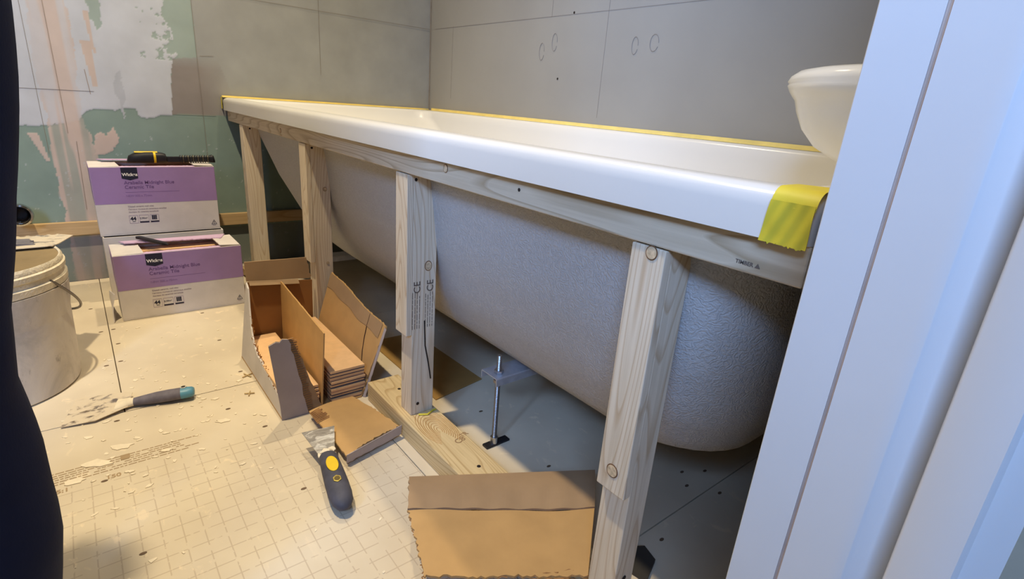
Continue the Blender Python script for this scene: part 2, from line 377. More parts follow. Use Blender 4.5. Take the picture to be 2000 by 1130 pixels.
pr += [(1.8043, -.7660), (1.8052, -.7706), (1.8062, -.7715), (1.8280, -.7745), (1.8288, -.7735), (1.8300, -.7690), (1.842, -.7660), (1.842, -.70), (1.811, -.70), (1.811, -.743)]
build(vprofile(pr), 'architrave', M_GLOSSW, door, smooth=35)

st(MB().box((1.86, -1.76, 0), (3.2, -1.69, 1.02)), 'added_shade_partition', M_UP)  # unseen low partition, added to keep daylight off the jamb foot and floor
st(MB().box((1.84, -1.775, 1.02), (3.2, -1.675, 1.04)), 'added_partition_cap', M_GLOSSW)  # cap of the added partition
# far-wall pencil marks, seams
M_PEN = plain('pencil_line', '#857d75', .8)
def wline(par, plane, p, q, wd=.0009, name='pencil_line', mat=M_PEN):
    mb = MB()
    if plane == 'x':
        u = Vector((0, q[0]-p[0], q[1]-p[1])); L = u.length; u /= L; n = Vector((1, 0, 0)); o = Vector((0.0002, p[0], p[1]))
    elif plane == 'y':
        u = Vector((q[0]-p[0], 0, q[1]-p[1])); L = u.length; u /= L; n = Vector((0, -1, 0)); o = Vector((p[0], -.0002, p[1]))
    else:
        u = Vector((q[0]-p[0], q[1]-p[1], 0)); L = u.length; u /= L; n = Vector((0, 0, 1)); o = Vector((p[0], p[1], .0002))
    v = n.cross(u); mb.prism([(0, -wd/2), (L, -wd/2), (L, wd/2), (0, wd/2)], o, u, v, n, .0003)
    return build(mb, name, mat, par)
for p, q in (((-1.113, 1.2), (-1.115, .348)), ((-.751, 1.2), (-.753, .30)), ((-1.16, .505), (-1.0, .507)), ((-.73, .787), (-.003, .787)), ((-.745, .62), (-.71, .623)), ((-.72, .4595), (-.83, .4590)), ((-.40, 1.1), (-.402, .6))):
    wline(wl, 'x', p, q)
for y0, z0, y1, z1 in ((-1.072, .95, -1.069, .40), (-1.055, .38, -1.06, .20), (-1.012, .56, -1.008, .50)):
    wline(wl, 'x', (y0, z0), (y1, z1), .0014, 'filler_crack', plain('filler_crack', '#998a80', .9))
for p, q in (((.849, 1.3), (.851, .538)), ((.645, 1.2), (.645, .785)), ((.15, .79), (.148, .56)), ((.03, .787), (1.7, .785))):
    wline(wallb, 'y', p, q, .001)
build(MB().box((.0008, -.0035, .5), (.0045, -.0008, 2.3)), 'corner_sealant', plain('sealant', '#8d857b', .6), wallb)
for cx, cz, rx, rz in ((.615, .700, .010, .022), (.665, .722, .010, .022), (.945, .705, .009, .019), (1.0, .709, .012, .018)):
    mb = MB(); pts = [(cx+rx*math.cos(a), -.0005, cz+rz*math.sin(a)) for a in [2*PI*k/18*.93 for k in range(19)]]
    mb.tube(pts, .0007, 4); build(mb, 'pencil_mark', M_PEN, wallb)
for x, z in ((.73, .790), (.69, .63)): build(disc((x, -.0002, z), (0, -1, 0), .003), 'screw_hole', M_HOLE, wallb)
# ------------------------------------------------------------------ floor
def floor_mat():
    t = NT('cement_backer_board'); v = t.coord()
    n = t.noise(v, 7, 5); n2 = t.noise(v, 30, 5, .6)
    c = t.ramp(n, (.3, srgb('#cdbfa7')), (.7, srgb('#ddd0b7')))
    # printed 25 mm grid on the near boards only
    sep = t.n('ShaderNodeSeparateXYZ'); co = t.n('ShaderNodeTexCoord'); t.l(co.outputs['Object'], sep.inputs[0])
    def m(op, a, b=None, c_=None):
        o = t.n('ShaderNodeMath', operation=op)
        for i, q in enumerate((a, b, c_)):
            if q is None: continue
            if hasattr(q, 'links'): t.l(q, o.inputs[i])
            else: o.inputs[i].default_value = q
        return o.outputs[0]
    def line(ax, off, p=.0244, wd=.035):
        f = m('FRACT', m('DIVIDE', m('ADD', ax, off), p)); return m('LESS_THAN', m('ABSOLUTE', m('SUBTRACT', f, .5)), wd)
    gx = line(sep.outputs[0], .0122-1.083+.0244*100); gy = line(sep.outputs[1], .0122+1.049+.0244*100-1.0*0, .0222)
    g = m('MAXIMUM', gx, gy); reg = m('MULTIPLY', m('GREATER_THAN', sep.outputs[0], .993), m('LESS_THAN', sep.outputs[1], -.712))
    br = m('GREATER_THAN', t.noise(v, 60, 3), .44)
    g = m('MULTIPLY', m('MULTIPLY', g, reg), br)
    c = t.mix(m('MULTIPLY', g, .38), c, srgb('#a08a74'))
    pl = t.ramp(t.noise(t.coord((1, 1.6, 1)), 26, 6, .62, .6), (.60, (0, 0, 0)), (.66, (.75, .75, .75)))
    msk = t.ramp(t.noise(v, 3.2, 3), (.42, (0, 0, 0)), (.56, (1, 1, 1)))
    c = t.mix(t.mix(msk, (0, 0, 0, 1), pl), c, srgb('#ead9bb'))
    t.bump(n2, .15, .001)
    return t.fin(c, .8, 0, .2)
M_FLOOR = floor_mat(); M_SUB = plain('subfloor_joint_brown', '#6b5c4c', .9)  # M_SUB: brown floor base, seen in the joints between boards
fl = st(MB().box((-.1, -2.42, -.05), (3.3, .12, -.006)), 'floor', M_SUB)
G = .0009
def board(x0, x1, y0, y1): build(MB().box((x0+G, y0+G, -.006), (x1-G, y1-G, 0)), 'backer_board', M_FLOOR, fl)
board(-.0, .815, -1.062, -.712); board(-.0, .815, -2.3, -1.062); board(.815, 3.2, -1.86, -.712); board(.815, 3.2, -2.4, -1.86)
board(0, .60, -.712, 0); board(.60, 1.516, -.712, 0); board(1.516, 3.2, -.712, 0)
for i, (x, y) in enumerate([(.413, -1.054), (.503, -1.051), (.598, -1.053), (.607, -1.077), (.417, -1.077), (.396, -.871), (.584, -.869), (.76, -.865), (.894, -.916), (1.173, -.874), (1.183, -1.071), (.983, -.877), (1.333, -.533), (1.466, -.355), (1.486, -.319), (1.491, -.378), (1.531, -.348), (1.538, -.507), (1.14, -.533), (.84, -1.075), (.25, -1.09), (1.005, -1.10)]):
    build(disc((x, y, .0001), (0, 0, 1), .0042, .0004, 12, .55), 'screw_head', plain('sunk_screw_head', '#6a5540', .6), fl)
# dropped adhesive, a heap nobody could count
mb = MB(); rnd = random.Random(3)
for k in range(170):
    if k < 120: x, y = rnd.gauss(.86, .13), rnd.gauss(-1.0, .075)
    else: x, y = rnd.uniform(.3, 1.5), rnd.uniform(-1.2, -.75)
    if y > -.87 and .66 < x < 1.02: continue
    if y > -.76 or x < .40: continue
    r = rnd.uniform(.0015, .0055)*(1.5 if rnd.random() < .12 else 1); an = rnd.uniform(0, PI)
    poly = [(r*rnd.uniform(.5, 1.3)*math.cos(a), .55*r*rnd.uniform(.5, 1.3)*math.sin(a)) for a in [2*PI*i/9 for i in range(9)]]
    mb.prism(poly, (x, y, .0001), (math.cos(an), math.sin(an), 0), (-math.sin(an), math.cos(an), 0), (0, 0, 1), rnd.uniform(.0004, .0012))
build(mb, 'adhesive_splashes', M_PLAST, fl, kind='stuff')
for (x, y, r) in ((.925, -1.075, .016), (.955, -1.105, .02), (.985, -1.135, .014), (.93, -.93, .012), (.972, -1.02, .008), (1.0, -1.07, .006)):
    poly = [(r*rnd.uniform(.6, 1.25)*math.cos(a), .5*r*rnd.uniform(.6, 1.2)*math.sin(a)) for a in [2*PI*i/14 for i in range(14)]]
    build(MB().prism(poly, (x, y, .0001), (.35, .94, 0), (-.94, .35, 0), (0, 0, 1), .0012), 'adhesive_smear', M_PLAST, fl)
# small print across the near board
mb = MB()
for li, x in enumerate((.952, .958, .9635, .969, .975, .981)):
    y = -1.20
    while y < (-.975 if li in (0, 4) else -1.0):
        L = rnd.uniform(.003, .011)
        if li == 0 or rnd.random() < .93: mb.box((x-.0008, y, .0001), (x+.0008, y+L, .0004))
        y += L+.0015
mb.box((.950, -1.078, .0001), (.962, -1.066, .00035))
build(mb, 'board_print', plain('faded_board_print', '#a8906f', .85), fl, kind='stuff')
for b_, y_ in (('25:1', -1.16), ('150', -1.098)): text(b_, .012, (1.003, y_, .0002), (0, 1, 0), (-1, 0, 0), plain('faded_board_print', '#a8906f'), fl, 'board_lettering', .0003)

# ------------------------------------------------------------------ bath
bath = thing('bathtub', (.85, -.35, 0), 'long white acrylic bath with bare fibre-coated underside set on timber frame', 'bathtub')
def rr(x0, x1, y0, y1, z, r, k=8):
    out = []; r = max(r, .0005)
    for cx, cy, a0 in ((x1-r, y1-r, 0), (x0+r, y1-r, PI/2), (x0+r, y0+r, PI), (x1-r, y0+r, 1.5*PI)):
        for i in range(k+1):
            a = a0+PI/2*i/k; out.append((cx+r*math.cos(a), cy+r*math.sin(a), z))
    # add mid points along long sides for nicer shading
    return out
X0, X1, Y0, Y1 = .0015, 1.70, -.70, -.0015
rings = [rr(X0+.004, X1-.004, Y0+.004, Y1-.004, .4775, .012), rr(X0, X1, Y0, Y1, .4775, .014), rr(X0, X1, Y0+.0005, Y1, .499, .014)]
for a in (.25, .5, .75, 1): 
    s = math.sin(a*PI/2); c = 1-math.cos(a*PI/2); q = .012*c
    rings.append(rr(X0+q, X1-q, Y0+q, Y1-q, .501+.012*s, .016))
rings += [rr(X0+.024, X1-.022, Y0+.026, Y1-.024, .513, .03), rr(X0+.032, X1-.028, Y0+.033, Y1-.031, .5115, .04), rr(X0+.038, X1-.033, Y0+.038, Y1-.036, .505, .05), rr(X0+.044, X1-.037, Y0+.041, Y1-.039, .49, .055)]
for z, xa, xb, ya, yb, r in ((.472, .076, 1.657, -.652, -.044, .06), (.452, .112, 1.648, -.645, -.050, .068), (.43, .147, 1.638, -.638, -.056, .075), (.34, .24, 1.625, -.625, -.072, .10), (.26, .335, 1.60, -.595, -.10, .12), (.205, .40, 1.56, -.55, -.14, .12), (.175, .46, 1.50, -.50, -.19, .10), (.170, .54, 1.42, -.46, -.24, .08)):
    rings.append(rr(xa, xb, ya, yb, z, r))
build(MB().loft(rings, False, True), 'basin_and_rim', M_ACRYL, bath, smooth=50, label='glossy white acrylic rim and bowl')
sk = [rr(X0+.004, X1-.004, Y0+.004, Y1-.004, .4775, .012), rr(X0+.006, X1-.006, Y0+.006, Y1-.006, .499, .012), rr(X0+.03, X1-.03, Y0+.03, Y1-.03, .503, .03),
      rr(.04, 1.663, -.6635, -.032, .49, .045), rr(.115, 1.652, -.650, -.045, .43, .07), rr(.225, 1.645, -.637, -.06, .33, .09), rr(.31, 1.63, -.612, -.085, .25, .10), rr(.39, 1.605, -.575, -.125, .185, .10), rr(.425, 1.575, -.548, -.155, .160, .10), rr(.455, 1.545, -.525, -.18, .1475, .09), rr(.50, 1.50, -.49, -.22, .1455, .08)]
def densify(rings, n=4):
    out = []
    for a, b in zip(rings, rings[1:]):
        for k in range(n): out.append([tuple(Vector(p).lerp(Vector(q), k/n)) for p, q in zip(a, b)])
    return out+[rings[-1]]
build(MB().loft(densify(sk, 3), False, True), 'shell_underside', M_FIBRE, bath, smooth=60, label='rough white glass-fibre underside')
# masking tape strips on bath
tp = thing('masking_tape_strip', (.85, -.01, .513), 'thin pale yellow tape line running along the walls on top of the bath', 'tape', 'tape on the bath')
build(MB().box((.02, -.019, .5134), (1.69, -.0012, .5142)), 'tape_run', M_TAPE_P, tp); build(MB().box((.02, -.0024, .5142), (1.69, -.0012, .5215)), 'tape_upstand', M_TAPE_P, tp)
build(MB().box((.0012, -.699, .5134), (.019, -.019, .5142)), 'tape_run', M_TAPE_P, tp); build(MB().box((.0012, -.699, .5142), (.0024, -.0012, .5185)), 'tape_upstand', M_TAPE_P, tp)
te = build(MB().panel((.001, -.7018, .5145), (.014, -.7022, .5145), (.013, -.7022, .480), (.001, -.7018, .480), 4, 8, .0006, (0, 0, 0, .002)), 'masking_tape_end', M_TAPE, None, (.007, -.702, .48))
tag(te, 'small yellow tape piece folded over the far left corner of the bath rim', 'tape', 'tape on the bath')
tc = thing('masking_tape_patch', (1.685, -.70, .48), 'wide bright yellow tape patch wrapped over near corner of bath rim', 'tape', 'tape on the bath')
def tb(u, v): return (0, -.0004*math.sin(u*7)*math.sin(v*5)-.0004*math.sin(u*19+v*6), 0)
build(MB().panel((1.671, -.7008, .505), (1.7005, -.7012, .505), (1.7005, -.7012, .4745), (1.668, -.7008, .4745), 24, 20, .0005, (0, 0, 0, .003), tb, 4), 'tape_face', M_TAPE, tc, smooth=True)
mb = MB(); rg = []
for a in [i/6 for i in range(7)]:
    q = .012*(1-math.cos(a*PI/2))-.0011; z = .5012+.0128*math.sin(a*PI/2); rg.append([(1.671, Y0+q, z), (1.7008, Y0+q, z)])
rg.append([(1.672, -.668, .5142), (1.7008, -.655, .5142)])
mb.loft(rg, False, False, False); build(mb, 'tape_top', M_TAPE, tc, smooth=True)

# ------------------------------------------------------------------ timber frame
def knot(par, o, n, r, sx=1.05):
    k = build(disc(o, n, r, .0004, 20, sx), 'knot', M_KNOT, par)
    build(disc(Vector(o)+Vector(n)*.0003, n, r*.84, .0004, 20, sx), 'knot_centre', M_KNOTC, k); return k
FR = 'timber members of the bath frame'
rail = thing('timber_rail', (.85, -.67, .447), 'long pale softwood rail running right under the front lip of the bath', 'rail', FR)
build(MB().box((.012, -.690, .4475), (1.7, -.6615, .4775)), 'rail_beam', M_RAIL, rail, bevel=.0015)
knot(rail, (1.240, -.6901, .4685), (0, -1, 0), .0055); build(disc((1.392, -.6901, .4655), (0, -1, 0), .002), 'screw_hole', M_HOLE, rail); knot(rail, (.53, -.6901, .460), (0, -1, 0), .005)
text('TIMBER ▲', .0042, (1.650, -.6902, .4535), (1, 0, 0), (0, 0, 1), M_INK, rail, 'stamp_lettering', .00005)
pdat = [(.142, .180, -.690, -.645, .0, None, 'softwood post at the far left end of the bath, against the green wall'),
        (.652, .691, -.690, -.640, .0, .190, 'softwood post rising behind the open cardboard box, second from the far wall'),
        (1.100, 1.136, -.690, -.637, .038, .188, 'softwood post with printed CE stamps standing on the floor plate'),
        (1.554, 1.589, -.690, -.648, .0, .190, 'nearest softwood post with two round knots, beside the white door frame')]
posts = []
for i, (x0, x1, y0, y1, zb, lap, lab) in enumerate(pdat):
    p = thing('timber_post', ((x0+x1)/2, (y0+y1)/2, zb), lab, 'post', FR); posts.append(p)
    if lap:
        build(MB().box((x0, -.6795, zb), (x1, y1, .4472)), 'post_upright', M_POST[i], p, bevel=.001)
        build(MB().box((x0-.0006, y0, lap), (x1+.0004, -.6797, .4462)), 'packing_strip', M_POST[(i+2) % 4], p, bevel=.0009)
    else: build(MB().box((x0, y0, zb), (x1, y1, .4472)), 'post_upright', M_POST[i], p, bevel=.0018)
    if i in (0, 1, 2): build(disc((x1+.0005, -.676 if i else -.672, .4385), (1, 0, 0), .0024, .0005), 'screw_head', M_HOLE, p)
knot(posts[3], (1.5755, -.6902, .4415), (0, -1, 0), .0062); knot(posts[3], (1.571, -.6902, .2145), (0, -1, 0), .0072)
build(disc((1.5895, -.664, .075), (1, 0, 0), .003), 'screw_head', M_HOLE, posts[3])
knot(posts[1], (.6912, -.652, .352), (1, 0, 0), .0045); knot(posts[1], (.6912, -.652, .186), (1, 0, 0), .003); knot(posts[2], (1.1362, -.652, .303), (1, 0, 0), .0065, 1.3)
build(disc((1.1363, -.667, .058), (1, 0, 0), .0028), 'screw_head', M_HOLE, posts[2]); build(disc((.6915, -.66, .07), (1, 0, 0), .0035), 'screw_head', M_HOLE, posts[1])
for yc in (-.6735, -.650):
    text('CE', .0165, (1.1364, yc+.0075, .2595), (0, 0, 1), (0, -1, 0), M_INK, posts[2], 'stamp_lettering', .00005)
    mb = MB()
    for k in range(4):
        yy = yc-.006+k*.0042; z = .198
        while z < .255:
            L = rnd.uniform(.003, .012); mb.box((1.1361, yy, z), (1.1365, yy+.0008, z+L)); z += L+.0015
    build(mb, 'stamp_small_print', M_INK, posts[2], kind='stuff')
mb = MB().tube([(1.1364, -.657, .21), (1.1365, -.655, .165), (1.1366, -.648, .13), (1.1366, -.643, .10)], .0011, 5); build(mb, 'split_in_timber', M_HOLE, posts[2])
plate = thing('timber_floor_plate', (1.3, -.66, 0), 'pale pine floor plate lying lengthwise between the two nearest posts', 'plank', FR)
build(MB().box((.992, -.694, .0002), (1.552, -.630, .0378)), 'plank', M_PLATE, plate, bevel=.0018)
text('C8', .016, (1.247, -.655, .0379), (-.25, .97, 0), (-.97, -.25, 0), plain('brown_stamp_ink', '#9a7a55'), plate, 'stamp_lettering', .0002)
text('TR', .013, (1.236, -.640, .0379), (-.25, .97, 0), (-.97, -.25, 0), plain('brown_stamp_ink', '#9a7a55'), plate, 'stamp_lettering', .0001)
for x, y in ((1.045, -.655), (1.31, -.659)): build(disc((x, y, .0379), (0, 0, 1), .003, .0004), 'screw_hole', M_HOLE, plate)
for k in range(9):   # growth rings round the knot in the plate top
    r = .006+k*.0048; pts = [(1.198+1.25*r*math.cos(a)-k*.001, -.660+r*.62*math.sin(a), .0379) for a in [PI*.15+2*PI*.82*i/22 for i in range(23)]]
    pts = [q for q in pts if -.692 < q[1] < -.632]
    if len(pts) > 3:
        mb = MB()
        for a, b in zip(pts, pts[1:]):
            if (Vector(a)-Vector(b)).length < .014: mb.tube([a, b], .00055, 4)
        build(mb, 'growth_ring', plain('growth_ring_brown', '#b98d55'), plate)
sealant = build(MB().tube([(1.142, -.668, .0395), (1.150, -.655, .040), (1.1425, -.640, .0395), (1.142, -.634, .0392)], .0016, 6), 'yellow_foam_bead', M_TAPE, None, (1.14, -.65, .038), smooth=True)
tag(sealant, 'thin yellow bead squeezed out at the foot of the stamped post', 'glue')
# far wall battens
bt = thing('wall_batten', (.0, -1.1, .133), 'narrow pine batten fixed level across the far wall behind the tile boxes', 'batten')
build(MB().box((.0005, -2.2, .133), (.016, -.10, .169)), 'batten', M_BATTEN, bt, bevel=.001)
# offcut by first post
oc = build(MB().prism([(0, 0), (.16, 0), (.16, .018), (0, .018)], (.10, -.715, .001), (.55, .0, .06), (0, 1, 0), (0, 0, 1), .02), 'timber_offcut', M_BATTEN, None, (.13, -.70, 0), bevel=.0008)
tag(oc, 'short pine offcut on the floor at the foot of the far post', 'offcut')

# ------------------------------------------------------------------ bath support legs
def support(x, xr, lab):
    t = thing('bath_support_leg', (x, -.575, 0), lab, 'bracket', 'galvanised bath supports')
    mb = MB(); a, b = x-.021, x+.021; zt = .1375; e = .0016
    prof = [(a, zt-.014), (a, zt-.002), (a+.0015, zt), (b-.0015, zt), (b, zt-.002), (b, zt-.014), (b-e, zt-.014), (b-e, zt-e-.001), (b-e-.001, zt-e), (a+e+.001, zt-e), (a+e, zt-e-.001), (a+e, zt-.014)]
    mb.prism(prof, (0, -.590, 0), (1, 0, 0), (0, 0, 1), (0, 1, 0), .50); build(mb, 'channel', M_GALV, t)
    bx, by = x+.005, -.574
    pts = []; rad = []
    z = .012
    while z < .170: pts += [(bx, by, z), (bx, by, z+.0012)]; rad += [.0044, .0038]; z += .0024
    build(MB().tube(pts, rad, 12), 'threaded_rod', M_STEEL, t)
    for zz in (.1378, .120): build(MB().lathe([(.0078, 0), (.0078, .0055)], (bx, by, zz), 6), 'nut', M_STEEL, t)
    build(MB().lathe([(.0065, .0), (.0065, .012)], (bx, by, .004), 16), 'rod_collar', M_STEEL, t)
    build(MB().box((bx-.007, by-.019, 0), (bx+.007, by+.030, .0042)), 'foot', M_BLKP, t, bevel=.001)
    # far rod of the same channel
    build(MB().tube([(bx, -.13, .004), (bx, -.13, .17)], .004, 10), 'threaded_rod', M_STEEL, t); build(MB().box((bx-.007, -.145, 0), (bx+.007, -.115, .0042)), 'foot', M_BLKP, t)
support(1.231, 0, 'galvanised steel channel and threaded rod leg under the bath, nearer one')
support(.47, 0, 'galvanised steel channel and rod leg under the far half of the bath, in shadow')
# brown sheet under bath
bs = build(MB().panel((.757, -.585, .002), (1.062, -.585, .002), (1.04, -.46, .002), (.76, -.47, .002), 10, 4, .0015, (0, 0, 0, 0)), 'cardboard_sheet', card('kraft_card_brown', '#a9854e'), None, (.9, -.52, 0))
tag(bs, 'flat brown cardboard sheet lying on the floor under the bath by the stamped post', 'cardboard')
dk = build(MB().prism([(1.520, -.566), (1.535, -.542), (1.558, -.549), (1.572, -.585), (1.545, -.59)], (0, 0, .0005), (1, 0, 0), (0, 1, 0), (0, 0, 1), .006), 'plastic_offcut', plain('dark_plastic_offcut', '#3a3733', .5), None, (1.548, -.565, 0))
tag(dk, 'small dark flat offcut on the shaded floor right of nearest post', 'offcut')
# large cardboard piece on the plate
lc = thing('torn_cardboard', (1.42, -.68, .04), 'large torn brown cardboard panel resting on the floor plate at the foot of nearest post', 'cardboard', 'torn cardboard pieces')
def lb(u, v): return (0, 0, .0025*math.sin(u*5+1)*(1-v)+.001*math.sin(u*14))
A_, B_, C_, D_ = (1.344, -.798, .045), (1.4785, -.588, .0465), (1.547, -.672, .044), (1.444, -.83, .043)
build(MB().panel(A_, B_, (1.551, -.676, .0445), D_, 40, 22, .003, (.006, 0, 0, .006), lb, 3), 'main_panel', M_KRAFT, lc)
def sb(u, v): return (0, 0, .0035*math.sin(v*PI)+.0008*math.sin(u*40)*v+.002*math.sin(u*5+1)*v)
build(MB().panel((1.289, -.766, .049), (1.4255, -.531, .050), (1.4785, -.588, .0492), (1.344, -.797, .0478), 60, 10, .003, (.003, 0, 0, 0), sb, 9), 'folded_strip', M_KRAFT2, lc, label='greyer folded edge strip')  # greyer card tone puts the strip's shading into its colour
mb = MB(); rn = random.Random(5)
for k in range(26):   # torn flute ends at the lower right
    u, vv = rn.uniform(.45, 1), rn.uniform(.90, 1.02); p = Vector(A_)*(1-u)*(1-vv)+Vector(B_)*u*(1-vv)+Vector((1.551, -.676, .0445))*u*vv+Vector(D_)*(1-u)*vv
    q = p+Vector((.5, .86, 0))*rn.uniform(.006, .02); mb.tube([p+Vector((0, 0, .001)), (p+q)/2+Vector((rn.uniform(-.002, .002), 0, .0025)), q+Vector((0, 0, .001))], .0008, 4)
for k in range(26):
    vv = k/25; p = Vector(A_).lerp(Vector(D_), vv); mb.tube([p+Vector((rn.uniform(0, .006), rn.uniform(0, .006), .0006)), p+Vector((rn.uniform(-.003, .004), rn.uniform(-.001, .006), .0026))], .0008, 4)
build(mb, 'torn_flutes', M_KRAFTE, lc, kind='stuff')

# ------------------------------------------------------------------ tile boxes
def icons(par, xf, y0, z0, s, V, Un):
    """pictograms: framed 44, framed m2 panel, grid panel; drawn on plane x=xf"""
    def fr(y, z, w_, h_):
        mb = MB(); t = .0007
        for a in ((y, z, y+w_, z+t), (y, z+h_, y+w_, z+h_+t), (y, z, y+t, z+h_), (y+w_, z, y+w_+t, z+h_)): mb.box((xf, a[0], a[1]), (xf+.0003, a[2], a[3]))
        build(mb, 'icon_frame', plain('pale_purple_ink', '#9d8ba0'), par)
    fr(y0, z0, .018, .020); text('44', .012, (xf+.0002, y0+.0025, z0+.008), V, Un, M_NAVY, par, off=.0005)
    build(MB().box((xf, y0+.006, z0+.004), (xf+.0003, y0+.013, z0+.0052)), 'print_bar', M_NAVY, par)
    fr(y0+.0215, z0, .020, .020); text('0.99m²', .0058, (xf+.0002, y0+.0225, z0+.010), V, Un, M_NAVY, par)
    build(MB().box((xf, y0+.0215, z0+.0005), (xf+.0003, y0+.0415, z0+.004)), 'print_bar', M_NAVY, par)
    fr(y0+.045, z0, .0185, .020); mb = MB()
    for a in range(3):
        for b in range(3): mb.box((xf, y0+.0485+a*.0038, z0+.0075+b*.0038), (xf+.0003, y0+.0518+a*.0038, z0+.0108+b*.0038))
    build(mb, 'grid_icon', M_NAVY, par); build(MB().box((xf, y0+.045, z0+.0005), (xf+.0003, y0+.0635, z0+.004)), 'print_bar', M_NAVY, par)
def tilebox(xb, xf, y0, y1, z0, z1, label, band=True, flaps=True):
    t = thing('tile_box', ((xb+xf)/2, (y0+y1)/2, z0), label, 'box', 'cardboard tile boxes against the far wall')
    T = .003; V, Un = (0, 1, 0), (0, 0, 1); zc = z0+(z1-z0)*.47
    mb = MB(); mb.box((xb, y0, z0), (xf, y1, z0+T)); 
    body = MB()
    body.box((xb, y0, z0), (xf, y1, z0+T)); body.box((xf-T, y0, z0+T), (xf, y1, z1)); body.box((xb, y0, z0+T), (xb+T, y1, z1)); body.box((xb+T, y0, z0+T), (xf-T, y0+T, z1)); body.box((xb+T, y1-T, z0+T), (xf-T, y1, z1))
    build(body, 'carton', M_LINER, t, bevel=.0008)
    if band: build(MB().box((xf, y0+.0005, zc), (xf+.0004, y1-.0005, z1-.0005)).box((xb, y1, zc), (xf, y1+.0004, z1-.0005)).box((xb, y0-.0004, zc), (xf, y0, z1-.0005)), 'purple_band', M_PURP, t)
    if flaps:
        zt = z1+.0006; d = xf-xb
        build(MB().panel((xb+.004, y0+.002, zt), (xf-.001, y0+.002, zt), (xf-.003, y0+.062, zt+.0015), (xb+.03, y0+.058, zt+.001), 8, 6, .0025, (0, 0, 0, .002)), 'end_flap', M_LINER, t)
        build(MB().panel((xb+.004, y1-.002, zt), (xf-.001, y1-.002, zt), (xf-.004, y1-.048, zt+.002), (xb+.02, y1-.052, zt+.002), 8, 6, .0025, (0, 0, 0, .002)), 'end_flap', M_LINER, t)
        build(MB().panel((xb, y0+.02, zt+.003), (xb, y1-.012, zt+.002), (xb+d*.42, y1-.03, zt+.004), (xb+d*.30, y0+.03, zt+.006), 40, 6, .0025, (.003, .003, 0, .006), None, 3), 'long_flap', M_PURPL, t)
        build(MB().panel((xf-.0005, y0+.055, zt), (xf-.0005, y1-.045, zt), (xf-.016, y1-.05, zt+.001), (xf-.012, y0+.06, zt+.001), 40, 4, .0025, (0, 0, 0, .005), None, 6), 'torn_front_edge', M_PURPL, t)
        # ceramic tiles standing inside, long edges up
        n = 9; w_ = (d-2*T-.006)/n
        for k in range(n):
            b = MB().box((xb+T+.003+k*w_+.0006, y0+.012, z0+T+.0005), (xb+T+.003+(k+1)*w_-.0006, y1-.012, z1-.010-.001*(k % 3)))
            build(b, 'tile', M_BISC if k % 2 else M_TSIDE, t)
    if not band: return t
    # print on the face
    yl = y0+.062; H = z1-z0
    lg = build(MB().prism([(0, 0), (0, .0265), (.034, .0265), (.034, 0), (.017, -.0048)], (xf+.0004, yl, z1-.0275), V, Un, (1, 0, 0), .0004), 'logo_tab', M_NAVY, t)
    text('Wickes', .0105, (xf+.0009, yl+.0015, z1-.0215), V, Un, M_WTXT, t, off=.0003)
    text('Arabella Midnight Blue\nCeramic Tile', .0118, (xf+.0005, yl+.003, z1-.0420), V, Un, M_PTXT, t, off=.00015, sp=.95)
    build(MB().box((xf+.0004, yl+.003, z1-.0625), (xf+.0006, yl+.120, z1-.0619)), 'print_rule', M_PTXT, t)
    text('NEW 300 x 75mm', .0072, (xf+.0005, yl+.003, z1-.0735), V, Un, plain('mid_purple_print', '#83669a'), t)
    g_ = plain('grey_purple_ink', '#8a7a86')
    text('Glazed ceramic wall tiles', .0055, (xf+.0002, yl+.003, zc-.0095), V, Un, g_, t); text('Carreaux muraux en ceramique emaillee', .0050, (xf+.0002, yl+.003, zc-.0165), V, Un, g_, t); text('Azulejos de ceramica esmaltada', .0050, (xf+.0002, yl+.003, zc-.0235), V, Un, g_, t)
    icons(t, xf+.0001, yl+.002, zc-.051, 1, V, Un)
    a = Vector((xf+.0003, y1-.020, z0+.014)); mb = MB(); P = [a, a+Vector((0, .0125, 0)), a+Vector((0, .00625, .0115))]
    for p, q in ((0, 1), (1, 2), (2, 0)): mb.tube([P[p], P[q]], .0005, 4)
    build(mb, 'warning_triangle', M_NAVY, t); text('!', .009, (xf+.0002, y1-.0150, z0+.0155), V, Un, M_NAVY, t, off=.0002)
    build(MB().box((xf, y1-.018, z0+.010), (xf+.0003, y1-.0105, z0+.0108)), 'print_bar', g_, t)
    return t
tilebox(.255, .372, -1.032, -.763, .0005, .160, 'purple and white tile box standing in front, carpenter pencil lying on top')
tilebox(.085, .205, -1.040, -.769, .0005, .1655, 'lower tile box of the back stack, mostly hidden behind front box', band=False, flaps=False)
tilebox(.07, .195, -1.043, -.774, .1665, .3375, 'upper tile box of the back stack, holding the black and yellow tool')
# curled cardboard corner at front box left foot
cc = build(MB().panel((.37, -1.034, .002), (.30, -1.040, .002), (.30, -1.045, .060), (.362, -1.036, .068), 8, 8, .002, (0, 0, 0, .004), lambda u, v: (0.004*(1-v), -.014*(1-v)*(1-u)-.004*math.sin(v*3), 0)), 'loose_box_flap', M_LINER, None, (.34, -1.04, 0), smooth=True)
tag(cc, 'curled torn white flap at the left foot of the front tile box', 'cardboard')
